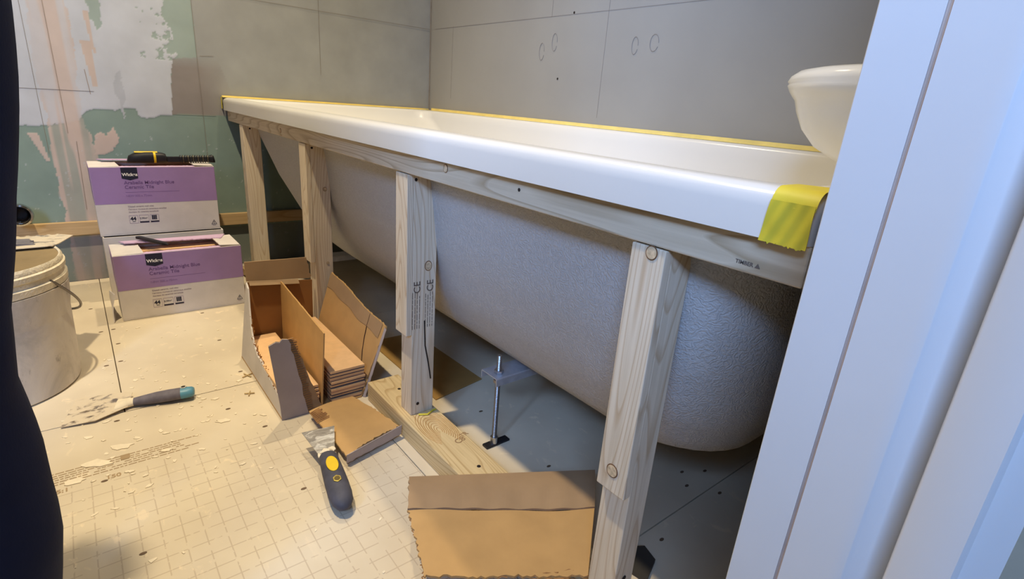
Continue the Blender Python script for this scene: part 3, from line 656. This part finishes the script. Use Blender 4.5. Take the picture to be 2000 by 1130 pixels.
# pencil
pc = thing('carpenter_pencil', (.31, -.945, .167), 'flat black carpenter pencil lying across the front tile box top', 'pencil')
pa, pb = Vector((.262, -.972, .1715)), Vector((.352, -.918, .1695)); du = (pb-pa).normalized(); dv = Vector((-du.y, du.x, 0)).normalized(); dn = du.cross(dv)
L = (pb-pa).length
build(MB().prism([(0, -.0055), (L*.86, -.0055), (L*.86, .0055), (0, .0055)], pa, du, dv, dn, .0065), 'pencil_body', M_BLKP, pc, bevel=.0008)
build(MB().loft([[pa+du*L*.86+dv*a+dn*b for a, b in ((-.0055, 0), (.0055, 0), (.0055, .0065), (-.0055, .0065))], [pb+dv*a+dn*b for a, b in ((-.0007, .0015), (.0007, .0015), (.0007, .003), (-.0007, .003))]]), 'pencil_tip', M_BLKR, pc)
# black and yellow tool on upper box
tl = thing('hand_tool', (.155, -.87, .342), 'black and yellow handled tool with ribbed bar lying on the upper tile box', 'tool')
zt = .3435; ax = .158
def ell(y, ry, rz, x=ax, zc=None, n=18): 
    zc = zt+rz if zc is None else zc
    return [(x+ry*math.copysign(abs(math.cos(a))**.8, math.cos(a)), y, zc+rz*math.copysign(abs(math.sin(a))**.8, math.sin(a))) for a in [2*PI*i/n for i in range(n)]]
build(MB().loft([ell(y, a, b) for y, a, b in ((-.962, .004, .004), (-.958, .011, .009), (-.945, .015, .0125), (-.925, .016, .0138), (-.908, .0155, .0140), (-.9055, .0155, .0140))]), 'grip', M_BLKR, tl, smooth=60)
build(MB().loft([ell(y, a, b) for y, a, b in ((-.9055, .0160, .0142), (-.9035, .0165, .0146), (-.9005, .0160, .0142))]), 'yellow_band', M_YEL, tl, smooth=60)
build(MB().loft([[(ax+a, y, zt+.0262+h) for a, h in ((-.006, 0), (.006, 0), (.004, .0025), (-.004, .0025))] for y in (-.945, -.895)]), 'yellow_top_strip', M_YEL, tl, bevel=.0006)
build(MB().loft([ell(y, a, b) for y, a, b in ((-.9005, .0150, .0135), (-.885, .0150, .0130), (-.878, .013, .0115), (-.876, .008, .008))]), 'collar', M_BLKP, tl, smooth=50)
build(MB().box((ax-.004, -.877, zt+.002), (ax+.006, -.775, zt+.016)), 'bar', M_BLKP, tl, bevel=.001)
for k in range(13): build(MB().loft([ell(-.846+k*.0058, .0085, .0098), ell(-.8435+k*.0058, .0085, .0098)]), 'rib', M_BLKP if k % 2 == 0 else plain('worn_rib', '#4b4436', .4, .3), tl, smooth=50)
build(MB().loft([ell(y, a, b) for y, a, b in ((-.775, .006, .009), (-.771, .0085, .0105), (-.766, .0075, .0095), (-.763, .003, .004))]), 'end_ball', M_BLKP, tl, smooth=60)

# ------------------------------------------------------------------ open box of tiles
ob = thing('open_tile_box', (.84, -.77, 0), 'torn open cardboard box with two stacks of biscuit-coloured tiles beside bath', 'box')
bx0, bx1, by0, by1 = .695, .978, -.848, -.700
build(MB().box((bx0, by0, .0003), (bx1, by1, .003)), 'box_floor', M_KRAFT, ob)
# far end wall and its raised flap
build(MB().panel((bx0, by0+.004, .003), (bx0, by1+.006, .003), (bx0-.002, by1+.010, .152), (bx0-.002, by0+.022, .165), 12, 8, .003), 'end_wall', card('kraft_inner_brown', '#9c6f42'), ob)
build(MB().panel((bx0-.003, by0+.024, .167), (bx0-.003, by1+.012, .156), (bx0-.004, by1+.006, .203), (bx0-.003, by0+.024, .2075), 30, 8, .003, (0, .006, 0, 0), lambda u, v: (-.004*v, 0, .0), 5), 'end_flap', M_KRAFT2, ob)
build(MB().panel((bx0+.006, by0+.028, .160), (bx0+.006, by1-.02, .150), (bx0-.002, by1-.02, .158), (bx0-.002, by0+.028, .168), 8, 3, .001), 'fold_crease', M_KRAFT2, ob)
# left side wall, torn low towards the near end
prof = [(0, .003), (0, .166), (.018, .158), (.035, .125), (.055, .09), (.08, .066), (.115, .052), (.16, .046), (.20, .042), (.235, .036), (.283, .03), (.283, .003)]
pts = []
for (a, b), (c_, d_) in zip(prof[:-1], prof[1:]):
    n = 6 if b > .02 and d_ > .02 else 1
    for i in range(n):
        f = i/n; j = rnd.uniform(-.003, .002) if (n > 1 and a > .04) else 0
        pts.append((a+(c_-a)*f, b+(d_-b)*f+j))
pts.append(prof[-1])
build(MB().prism(pts, (bx0, by0+.003, 0), (1, 0, 0), (0, .13, 1), (0, -1, 0), .003), 'side_wall', M_LINER, ob)
mb = MB()
for k in range(46):
    a = .045+.20*k/45; hz = np.interp(a, [p[0] for p in prof[1:-1]], [p[1] for p in prof[1:-1]])
    mb.tube([(bx0+a, by0+.0035+.13*hz, hz-rnd.uniform(.004, .016)), (bx0+a+rnd.uniform(-.003, .003), by0+.13*hz+rnd.uniform(-.001, .006), hz+rnd.uniform(0, .004))], .0009, 4)
build(mb, 'torn_flutes', M_KRAFTE, ob, kind='stuff')
# front wall remnant, outer liner grey, inner flutes showing at the torn edge
def fpts(lo, seed):
    r2 = random.Random(seed); out = [(0, .0), (0, .03), (-.003, .09), (-.006, .148), (.006, .153), (.012, .151), (.016, .156), (.026, .154)]
    for k in range(1, 15):
        f = k/15; out.append((.026+(lo-.026)*f**.85+r2.uniform(-.0015, .0015), .154*(1-f)+r2.uniform(-.001, .001)))
    return out+[(lo, .0)]
build(MB().prism(fpts(.046, 2), (bx1+.001, by0, 0.0003), (0, 1, 0), (.03, -.05, 1), (1, 0, 0), .0018), 'front_wall', M_GREYL, ob, label='grey scuffed outer face of the torn front wall')
inn = [(x+.007+.020*(1-z/.154), z*.985) if x > .02 else (x+.001, z) for x, z in fpts(.046, 8)]
build(MB().prism(inn, (bx1-.0018, by0, 0.0003), (0, 1, 0), (.03, -.05, 1), (1, 0, 0), .002), 'front_wall_inner', M_KRAFT2, ob)
mb = MB()
for k in range(34):
    f = k/34; yb = by0+.026+(.046-.026)*f**.85; z = .154*(1-f)
    mb.tube([(bx1+.0012+.03*z, yb-.05*z-.001, z), (bx1+.0012+.03*z, yb-.05*z+.011+rnd.uniform(-.002, .002), z+.001)], .0013, 4)
build(mb, 'torn_flutes', M_KRAFTE, ob, kind='stuff')
# divider
build(MB().panel((bx0+.004, -.763, .003), (bx1-.002, -.777, .003), (bx1-.002, -.767, .149), (bx0+.004, -.759, .161), 30, 6, .0025, (0, 0, 0, .0015), None, 4), 'divider', card('kraft_divider', '#cfa469'), ob)
# right side wall, leaning out, creased near its top
def rbend(u, v): return (0, .004*v*v+.0015*math.sin(u*6)*v, .002*math.sin(u*8)*v*v)
build(MB().panel((bx0+.01, by1, .003), (bx1, by1, .003), (.982, -.652, .138), (.715, -.657, .172), 44, 20, .003, (.0, .005, 0, .004), rbend, 6), 'side_wall', M_KRAFT, ob, smooth=True)
build(MB().panel((bx1+.0, by1+.002, .001), (bx1+.004, by1+.006, .001), (.9865, -.652, .134), (.9825, -.654, .138), 2, 20, .002, (.0, .001, 0, 0), None, 7), 'liner_edge', M_GREYL, ob)
def pw(u, v):
    A, B, Cc, D = map(Vector, ((bx0+.01, by1, .003), (bx1, by1, .003), (.982, -.652, .138), (.715, -.657, .172)))
    return A*(1-u)*(1-v)+B*u*(1-v)+Cc*u*v+D*(1-u)*v+Vector(rbend(u, v))+Vector((0, -.0003, .0002))
build(MB().tube([pw(.86, .35), pw(.815, .5), pw(.785, .65), pw(.765, .8), pw(.755, .975)], .0011, 5), 'crease_line', plain('crease_dark_brown', '#3d2517', .8), ob)
build(MB().loft([[pw(i/20, .80+.012*math.sin(i*.9))+Vector((0, -.0006, 0)) for i in range(20)], [pw(i/20, .985)+Vector((0, -.0008, 0)) for i in range(20)]], False, False, False), 'rim_shadow_strip', M_KRAFT2, ob)  # greyer strip paints the bath rim's shadow along the wall top
# end flap lying on the floor in front
fb = lambda u, v: (0, 0, .010*math.sin(v*PI*.5)*(.3+.7*u)+.003*math.sin(u*4))
fp = thing('torn_cardboard', (1.09, -.76, 0), 'small torn brown cardboard flap on floor in front of the open box', 'cardboard', 'torn cardboard pieces')
build(MB().panel((.998, -.808, .012), (.982, -.718, .010), (1.137, -.698, .014), (1.160, -.803, .012), 30, 24, .003, (.002, .004, .001, .005), fb, 11), 'flap_panel', M_KRAFT, fp, label='brown inner face')
build(MB().panel((1.160, -.803, .0225), (1.137, -.698, .0265), (1.139, -.697, .004), (1.163, -.803, .004), 20, 3, .0015, (0, 0, 0, .003), lambda u, v: (-.006*v, 0, 0), 3), 'turned_edge', M_GREYL, fp)
mb = MB()
for k in range(9):
    mb.tube([(1.008+k*.0045, -.8085, .0165), (1.006+k*.0045, -.797, .0190), (1.005+k*.0045, -.788+rnd.uniform(-.003, .004), .0195)], .0011, 4)
build(mb, 'exposed_flutes', M_KRAFTE, fp, kind='stuff')
# tiles
def tiles(n, x0, x1, y0, y1, z0, grp, side):
    h = .0067
    names = ['lowest', 'second from bottom', 'third from bottom', 'fourth from bottom', 'fifth from bottom', 'sixth from bottom', 'seventh from bottom', 'eighth from bottom', 'ninth from bottom']
    for k in range(n):
        dx, dy = rnd.uniform(-.0025, .0025), rnd.uniform(-.0012, .0012); z = z0+k*(h+.0006)
        t = thing('ceramic_tile', ((x0+x1)/2, (y0+y1)/2, z), ('top tile of the %s stack in the open box, biscuit back up' % side) if k == n-1 else '%s ceramic tile of the %s stack in the open box' % (names[k], side), 'tile', grp)
        build(MB().box((x0+dx, y0+dy, z+.0018), (x1+dx, y1+dy, z+h)), 'biscuit_body', M_BISC, t, bevel=.0004, seg=1)
        build(MB().box((x0+dx+.0003, y0+dy+.0003, z), (x1+dx-.0003, y1+dy-.0003, z+.0018)), 'glazed_face', M_GLAZE if k % 3 else M_TSIDE, t)
tiles(9, .706, .974, -.757, -.691+0*.0, .0035, 'right stack of tiles in the open box', 'right')
tiles(6, .706, .972, -.842, -.7785, .0035, 'left stack of tiles in the open box', 'left')
# tile spacers
for i, (x, y, a, s) in enumerate(((.786, -.858, .4, 1), (.86, -.872, 1.2, .8))):
    mb = MB()
    for q in (a, a+PI/2):
        d = Vector((math.cos(q), math.sin(q), 0))*.011*s; p = Vector((x, y, .002)); mb.tube([p-d, p+d], .0011, 6)
    tag(build(mb, 'tile_spacer', plain('beige_plastic', '#c2a878'), None, (x, y, .001)), ('cross-shaped beige tile spacer on floor left of the open box', 'smaller broken tile spacer on the floor nearer the camera')[i], 'spacer', 'tile spacers')

# ------------------------------------------------------------------ scraper in front (yellow oval)
s2 = thing('scraper', (1.18, -.84, .01), 'dark grey handled scraper with yellow oval, blade up on the torn flap', 'scraper', 'scrapers on the floor')
# axis from blade edge to handle end
e0 = Vector((1.083, -.818, .030)); e1 = Vector((1.268, -.848, .0145)); d = (e1-e0).normalized(); wv = Vector((0, 0, 1)).cross(d).normalized(); up = d.cross(wv)
Ls = (e1-e0).length
def P2(a, b, c): return e0+d*a+wv*b+up*c
build(MB().prism([(0, -.027), (0, .024), (.052, .0135), (.068, .010), (.068, -.010), (.052, -.0145)], P2(0, 0, 0), d, wv, up, .0011), 'blade', M_BLADE2, s2, label='steel blade smeared with plaster')
for (a, b, r) in ((.064, .0, .013), (.058, .008, .007), (.066, -.009, .007), (.070, .004, .009)):
    build(MB().prism([(r*random.uniform(.7, 1.2)*math.cos(q), r*random.uniform(.6, 1)*math.sin(q)) for q in [2*PI*i/11 for i in range(11)]], P2(a, b, .0012), d, wv, up, .003), 'plaster_lump', M_PLAST, s2, bevel=.001)
def hr(a, w_, h_, n=16, off=0): return [P2(a, off+w_*math.cos(q), .0008+h_*math.sin(q)*(1 if math.sin(q) > 0 else .85)) for q in [2*PI*i/n for i in range(n)]]
build(MB().loft([hr(*q) for q in ((.064, .011, .006), (.070, .0135, .0085), (.085, .0145, .0105), (.105, .0155, .012), (.13, .0165, .0125), (.152, .0165, .012), (.168, .0145, .011), (.178, .0095, .008), (.182, .003, .003))]), 'handle', M_GREYD, s2, smooth=60)
def oval(par, a, b, ra, rb, h, mat, name, n=24, mod=None):
    return build(MB().prism([(ra*math.cos(q), rb*math.sin(q)) for q in [2*PI*i/n for i in range(n)]], P2(a, b, h), d, wv, up, .0016), name, mat, par, bevel=.0006)
oval(s2, .101, .0, .0165, .0085, .0122, M_YEL, 'yellow_inlay')
oval(s2, .134, 0, .0072, .0062, .0124, plain('worn_brass', '#b5a14e', .4, .4), 'hanging_hole_rim', 6)
oval(s2, .134, 0, .0045, .0042, .0130, plain('hole_inside_brown', '#6b5a2c', .8), 'hanging_hole', 10)
# filling knife at left
s1 = thing('filling_knife', (.80, -1.05, 0), 'wide plaster-caked filling knife with grey handle and teal tip lying on floor', 'scraper', 'scrapers on the floor')
k0 = Vector((.797, -1.062, .006)); k1 = Vector((.823, -.957, .0125)); d = (k1-k0).normalized(); wv = Vector((0, 0, 1)).cross(d).normalized(); up = d.cross(wv)
e0 = k0
bl = [Vector(p) for p in ((.822, -1.148, .002), (.735, -1.126, .004), (.757, -1.052, .007), (.765, -1.046, .0075), (.812, -1.057, .0065), (.830, -1.103, .004))]
b2 = [p+Vector((0, 0, .0012)) for p in bl]; k = len(bl)
build(MB().add(bl+b2, [tuple(range(k))[::-1], tuple(range(k, 2*k))]+[(i, (i+1) % k, (i+1) % k+k, i+k) for i in range(k)]), 'blade', M_BLADE1, s1, label='blade caked with pale plaster')
build(MB().loft([hr(*q) for q in ((-.010, .020, .004), (.0, .0165, .006), (.008, .012, .0075), (.016, .009, .007))]), 'plaster_caked_neck', M_PLAST, s1, smooth=60)
build(MB().loft([hr(*q) for q in ((.012, .0085, .0065), (.03, .0105, .0085), (.05, .0125, .0105), (.07, .0135, .011), (.088, .0130, .0105), (.0885, .0130, .0105))]), 'handle', M_GREYG, s1, smooth=60)
build(MB().loft([hr(*q) for q in ((.0885, .0132, .0107), (.098, .0128, .0102), (.106, .0115, .009), (.109, .0085, .0065))]), 'handle_tip', M_TEAL, s1, smooth=60, label='teal plastic end')
oval(s1, .093, .003, .0055, .0045, .0108, plain('white_ring', '#c9c4b8'), 'hole_rim', 16); oval(s1, .093, .003, .0036, .003, .0114, M_HOLE, 'hole', 12)

# ------------------------------------------------------------------ bucket and trowel
bc = (.602, -1.252); bk = thing('bucket', (bc[0], bc[1], 0), 'white plastic bucket smeared with dried plaster standing left of tile boxes', 'bucket'); bk.scale = (1, 1, 1.045)
build(MB().lathe([(0, .0005), (.132, .0005), (.136, .004), (.1375, .02), (.1405, .13), (.1425, .205), (.1430, .225), (.1400, .225), (.1395, .205), (.1375, .12), (.134, .02), (.0, .012)], (bc[0], bc[1], 0), 72), 'bucket_body', M_BUCKET, bk, smooth=40)
build(MB().lathe([(.1422, .185), (.1460, .187), (.1465, .198), (.1430, .200), (.1430, .208), (.1458, .210), (.1462, .218), (.1432, .220), (.1435, .226), (.1408, .230), (.1380, .228), (.1375, .185), (.1422, .185)], (bc[0], bc[1], 0), 72), 'rim', plain('crusted_rim', '#e5d9bf', .6, 0, .15, 60, .5, .3, .003), bk, smooth=40)
build(MB().lathe([(.1378, .227), (.1365, .12), (.1335, .022), (0, .0135)], (bc[0], bc[1], 0), 60), 'dried_lining', M_BUCKIN, bk, smooth=40)
mb = MB(); pts = []
for i in range(20):
    q = i/19; ang = 1.02+q*1.5; pts.append((bc[0]+(.1445+.011*math.sin(q*PI)**.8)*math.cos(ang), bc[1]+(.1445+.011*math.sin(q*PI)**.8)*math.sin(ang), .200-.105*math.sin(q*PI*.60)))
build(mb.tube(pts, .0022, 8), 'wire_handle', plain('handle_wire', '#7c7672', .4, .8), bk, smooth=True)
# plaster skirt lump
build(MB().lathe([(.1403, .13), (.1440, .155), (.1465, .185), (.1425, .185), (.1410, .155), (.1403, .13)], (bc[0], bc[1], 0), 30, .2, 1.5), 'plaster_skirt', M_BUCKET, bk, smooth=50)
tw = thing('notched_trowel', (.56, -1.19, .231), 'notched steel trowel with plaster lying across the bucket rim', 'trowel')
TZ = .2415; pl = [(.535, -1.093)]
n = 13
for i in range(n):
    y = -1.115-.20*i/n; x = .468-.0*i/n
    pl += [(x, y), (x+.006, y-.003), (x+.006, y-.009), (x, y-.012)]
pl += [(.468, -1.33), (.575, -1.33), (.565, -1.122), (.548, -1.112)]
pl[0] = (.4885, -1.0905)
build(MB().prism(pl, (0, 0, TZ), (1, 0, 0), (0, 1, 0), (0, 0, 1), .0014), 'blade', M_BLADE1, tw)
build(MB().panel((.49, -1.33, TZ+.0045), (.56, -1.33, TZ+.0045), (.55, -1.14, TZ+.003), (.50, -1.15, TZ+.003), 12, 20, .003, (.006, .006, 0, .01), lambda u, v: (0, 0, .002*math.sin(u*9)*math.sin(v*17)), 2), 'plaster_residue', plain('grey_adhesive', '#6f6c70', .6, 0, .2, 30, .6, .3, .004), tw, smooth=True)
build(MB().tube([(.54, -1.32, TZ), (.54, -1.32, TZ+.035), (.54, -1.30, TZ+.044), (.54, -1.22, TZ+.046), (.54, -1.20, TZ+.036), (.54, -1.20, TZ)], [.006, .007, .014, .015, .012, .006], 14), 'handle', M_BLKR, tw, smooth=60)
# chrome pipe on far wall
pi_ = thing('pipe_outlet', (.02, -1.195, .205), 'round chrome pipe end sticking out of the far wall above batten', 'pipe')
def xl(prof, n=28): 
    return MB().loft([[(x, -1.195+r*math.cos(a), .205+r*math.sin(a)) for a in [2*PI*i/n for i in range(n)]] for x, r in prof], False, False)
build(xl([(.0, .017), (.02, .0175), (.045, .025), (.062, .0285), (.070, .027), (.072, .023), (.066, .021), (.06, .016), (.03, .0145)]), 'pipe_ring', M_CHROME, pi_, smooth=40)
build(disc((.032, -1.195, .205), (1, 0, 0), .0145), 'dark_bore', M_HOLE, pi_)

# ------------------------------------------------------------------ white basin over the near end of the bath
vs = thing('ceramic_basin', (1.63, -.28, .515), 'rounded white ceramic basin with thick lip above near end of bath, cut by door frame', 'basin')
def vr(f, z, xl_, hw):   # plan outline: rounded front at x=xl_, flat back at wall
    out = []; xb = 1.7035
    for i in range(25):
        a = PI/2+PI*i/24; out.append((xl_+(xb-xl_)*.62+(xb-xl_)*.62*math.cos(a), -.29+hw*math.sin(a), z))
    out += [(xb, -.29-hw, z), (xb, -.29+hw, z)]
    return out
sl = [(0.5145, 1.556, .085), (.530, 1.526, .105), (.550, 1.508, .122), (.570, 1.498, .134), (.583, 1.494, .140), (.588, 1.490, .145), (.594, 1.4855, .149), (.599, 1.483, .151), (.6015, 1.4842, .150), (.604, 1.4822, .151), (.610, 1.485, .149), (.6155, 1.492, .143), (.618, 1.503, .134), (.614, 1.514, .126), (.585, 1.53, .112), (.56, 1.555, .09), (.545, 1.59, .06)]
build(MB().loft([vr(0, z, x, hw) for z, x, hw in sl]), 'bowl', M_CERAM, vs, smooth=75)
build(MB().box((1.66, -.44, .612), (1.7035, -.14, .626)), 'rear_ledge', M_CERAM, vs, bevel=.006, seg=3)

# ------------------------------------------------------------------ person at the left edge
def skin(verts, edges, rad, name, mat, parent, sub=2, root=0):
    me = bpy.data.meshes.new(name); org = Vector(parent['_w']); me.from_pydata([tuple(Vector(v)-org) for v in verts], edges, [])
    o = bpy.data.objects.new(name, me); C.objects.link(o)
    m = o.modifiers.new('skin', 'SKIN'); sv = me.skin_vertices[0].data
    for i, r in enumerate(rad): sv[i].radius = (r, r) if not isinstance(r, tuple) else r
    sv[root].use_root = True; m.use_smooth_shade = True
    s = o.modifiers.new('sub', 'SUBSURF'); s.levels = sub; s.render_levels = sub
    dg = bpy.context.evaluated_depsgraph_get(); me2 = bpy.data.meshes.new_from_object(o.evaluated_get(dg)); bpy.data.objects.remove(o)
    me2.name = name; me2.materials.clear(); me2.materials.append(mat)
    for p in me2.polygons: p.use_smooth = True
    o = bpy.data.objects.new(name, me2); C.objects.link(o); o.parent = parent; o['_w'] = tuple(org); return o
def denim():
    t = NT('dark_navy_trouser_cloth'); v = t.coord((1, 1, 1)); a = t.noise(v, 9, 4); b = t.noise(t.coord((700, 700, 300)), 1, 2)
    t.bump(b, .3, .0006); m = t.fin(t.ramp(a, (.3, srgb('#1a2038')), (.7, srgb('#242b46'))), .85, 0, .15); return m
M_DEN = denim(); M_SKIN = plain('skin', '#c08d72', .55, 0, .05); M_JUMP = plain('dark_grey_jumper', '#2c2d33', .9, 0, .1, 60, .4); M_HAIR = plain('dark_brown_hair', '#2b1d14', .6, 0, .3, 90, .6); M_SHOE = plain('black_work_shoe', '#1a1a1c', .5)
px_, py_ = 1.335, -1.30
per = thing('person', (px_, py_, 0), 'person in dark navy trousers standing at the left edge, only one leg seen', 'person')
def rad_leg(z): return np.interp(z, [.06, .11, .2, .27, .39, .49, .6, .75, .88], [.050, .056, .072, .074, .071, .086, .098, .108, .11])
def edge_y(z): return np.interp(z, [.06, .11, .2, .27, .33, .39, .44, .49, .6, .8], [-1.142, -1.133, -1.115, -1.117, -1.122, -1.116, -1.103, -1.094, -1.080, -1.075])
def trouser_leg(side):
    zs_ = np.linspace(.055, .86, 42); rings = []
    for z in zs_:
        r = float(rad_leg(z)); cx = px_+.0+.012*math.sin(z*5); cy = float(edge_y(z))-r if side == 0 else py_-.115+.25*(r-.09)*-1
        ring = []
        for i in range(36):
            a = 2*PI*i/36; w_ = 1+.035*math.sin(3*a+z*28)+.02*math.sin(5*a-z*47); w_ = 1+(w_-1)*(1 if side else .35)
            ring.append((cx+r*1.08*w_*math.cos(a), cy+r*w_*math.sin(a), float(z)))
        rings.append(ring)
    return MB().loft(rings)
lx = float(edge_y(.06))-.05
verts = [(px_, py_, .93), (px_, py_-.0, 1.08), (px_, py_, 1.25), (px_, py_, 1.40), (px_-.01, py_, 1.49), (px_-.015, py_, 1.56), (px_-.02, py_, 1.66), (px_-.02, py_, 1.72),
         (px_, py_+.085, .88), (px_, -1.195, .50), (px_+.015, -1.190, .09), (px_-.10, -1.19, .035),
         (px_, py_-.085, .88), (px_, py_-.115, .50), (px_+.015, py_-.115, .09), (px_-.10, py_-.115, .035),
         (px_, py_+.17, 1.40), (px_+.02, py_+.21, 1.13), (px_-.14, py_+.16, .98), (px_-.19, py_+.14, .96),
         (px_, py_-.17, 1.40), (px_+.02, py_-.22, 1.13), (px_-.05, py_-.25, .92), (px_-.08, py_-.25, .86)]
edges = [(0,1),(1,2),(2,3),(3,4),(4,5),(5,6),(6,7),(0,8),(8,9),(9,10),(10,11),(0,12),(12,13),(13,14),(14,15),(3,16),(16,17),(17,18),(18,19),(3,20),(20,21),(21,22),(22,23)]
rad = [(.10,.13),(.09,.12),(.10,.14),(.09,.13),.055,.06,.082,.06,.085,.058,.038,.035,.085,.058,.038,.035,.055,.042,.028,.026,.055,.042,.028,.026]
skin(verts, edges, rad, 'body', M_SKIN, per)
for s_, side in ((1, .14), (-1, -.25)):
    hx, hy, hz = (px_-.19, py_+.14, .96) if s_ == 1 else (px_-.08, py_-.25, .86)
    for f in range(5):
        o_ = (f-2)*.014; L_ = (.045, .066, .074, .068, .054)[f]
        dirv = Vector((-1, 0, -.25)) if s_ == 1 else Vector((-.3, 0, -1)); dirv.normalize()
        sd = Vector((0, 1, 0)); b_ = Vector((hx, hy, hz))+sd*o_+dirv*.01
        skin([b_, b_+dirv*L_*.5+sd*(o_*.15), b_+dirv*L_*.85+Vector((.0, 0, -.014)), b_+dirv*L_+Vector((.006, 0, -.026))], [(0,1),(1,2),(2,3)], [.0085,.008,.0075,.006], 'finger', M_SKIN, per, 1)
build(trouser_leg(0), 'trouser_leg', M_DEN, per, smooth=60); build(trouser_leg(1), 'trouser_leg', M_DEN, per, smooth=60)
hip = [[(px_+a*math.cos(q), py_+b*math.sin(q), z) for q in [2*PI*i/32 for i in range(32)]] for z, a, b in ((.79, .085, .165), (.84, .118, .19), (.87, .124, .192), (.93, .126, .18), (1.0, .115, .16), (1.03, .11, .155))]
build(MB().loft(hip), 'trouser_seat', M_DEN, per, smooth=60)
tor = [[(px_+a*math.cos(q), py_+b*math.sin(q), z) for q in [2*PI*i/32 for i in range(32)]] for z, a, b in ((.98, .128, .175), (1.1, .122, .165), (1.25, .13, .185), (1.36, .12, .20), (1.43, .095, .17), (1.475, .065, .09), (1.49, .058, .065))]
build(MB().loft(tor), 'jumper', M_JUMP, per, smooth=60)
for yy, ez, hx, hy, hz in ((1, 1.13, px_-.12, py_+.165, .99), (-1, 1.13, px_-.045, py_-.248, .95)):
    build(MB().tube([(px_, py_+yy*.14, 1.41), (px_+.005, py_+yy*.185, 1.36), (px_+.02, py_+yy*.215, 1.13), (hx, hy, hz)], [.062, .062, .052, .038], 18), 'sleeve', M_JUMP, per, smooth=60)
hd = Vector((px_-.02, py_, 1.64))
for sy in (1, -1):
    skin([hd+Vector((.0, sy*.080, .0)), hd+Vector((.008, sy*.088, .018))], [(0, 1)], [.012, .012], 'ear', M_SKIN, per, 1)
    build(MB().lathe([(0, -.011), (.008, -.008), (.011, 0), (.008, .008), (0, .011)], tuple(hd+Vector((-.083, sy*.030, .01))), 12), 'eye', plain('eye_white', '#e8e4de', .3), per, smooth=True)
skin([hd+Vector((-.078, 0, .012)), hd+Vector((-.098, 0, -.018))], [(0, 1)], [.008, .012], 'nose', M_SKIN, per, 1)
build(MB().tube([hd+Vector((-.082, -.022, -.05)), hd+Vector((-.090, 0, -.048)), hd+Vector((-.082, .022, -.05))], .005, 8), 'mouth', plain('lips', '#9c5a50'), per, smooth=True)
build(MB().lathe([(.098, -.02), (.104, .02), (.098, .07), (.07, .108), (.03, .122), (0, .124)], (hd.x+.018, hd.y, hd.z), 28), 'hair', M_HAIR, per, smooth=60)
for yc in (-1.19, py_-.115):
    sh = [[(x, yc+w_*math.cos(q), .001+h_+h_*math.sin(q)) for q in [2*PI*i/20 for i in range(20)]] for x, w_, h_ in ((px_+.075, .02, .02), (px_+.06, .036, .038), (px_+.0, .042, .045), (px_-.08, .045, .034), (px_-.15, .046, .026), (px_-.185, .034, .02), (px_-.198, .012, .012))]
    build(MB().loft(sh), 'shoe', M_SHOE, per, smooth=60)
for o in bpy.data.objects:
    if '_w' in o: del o['_w']
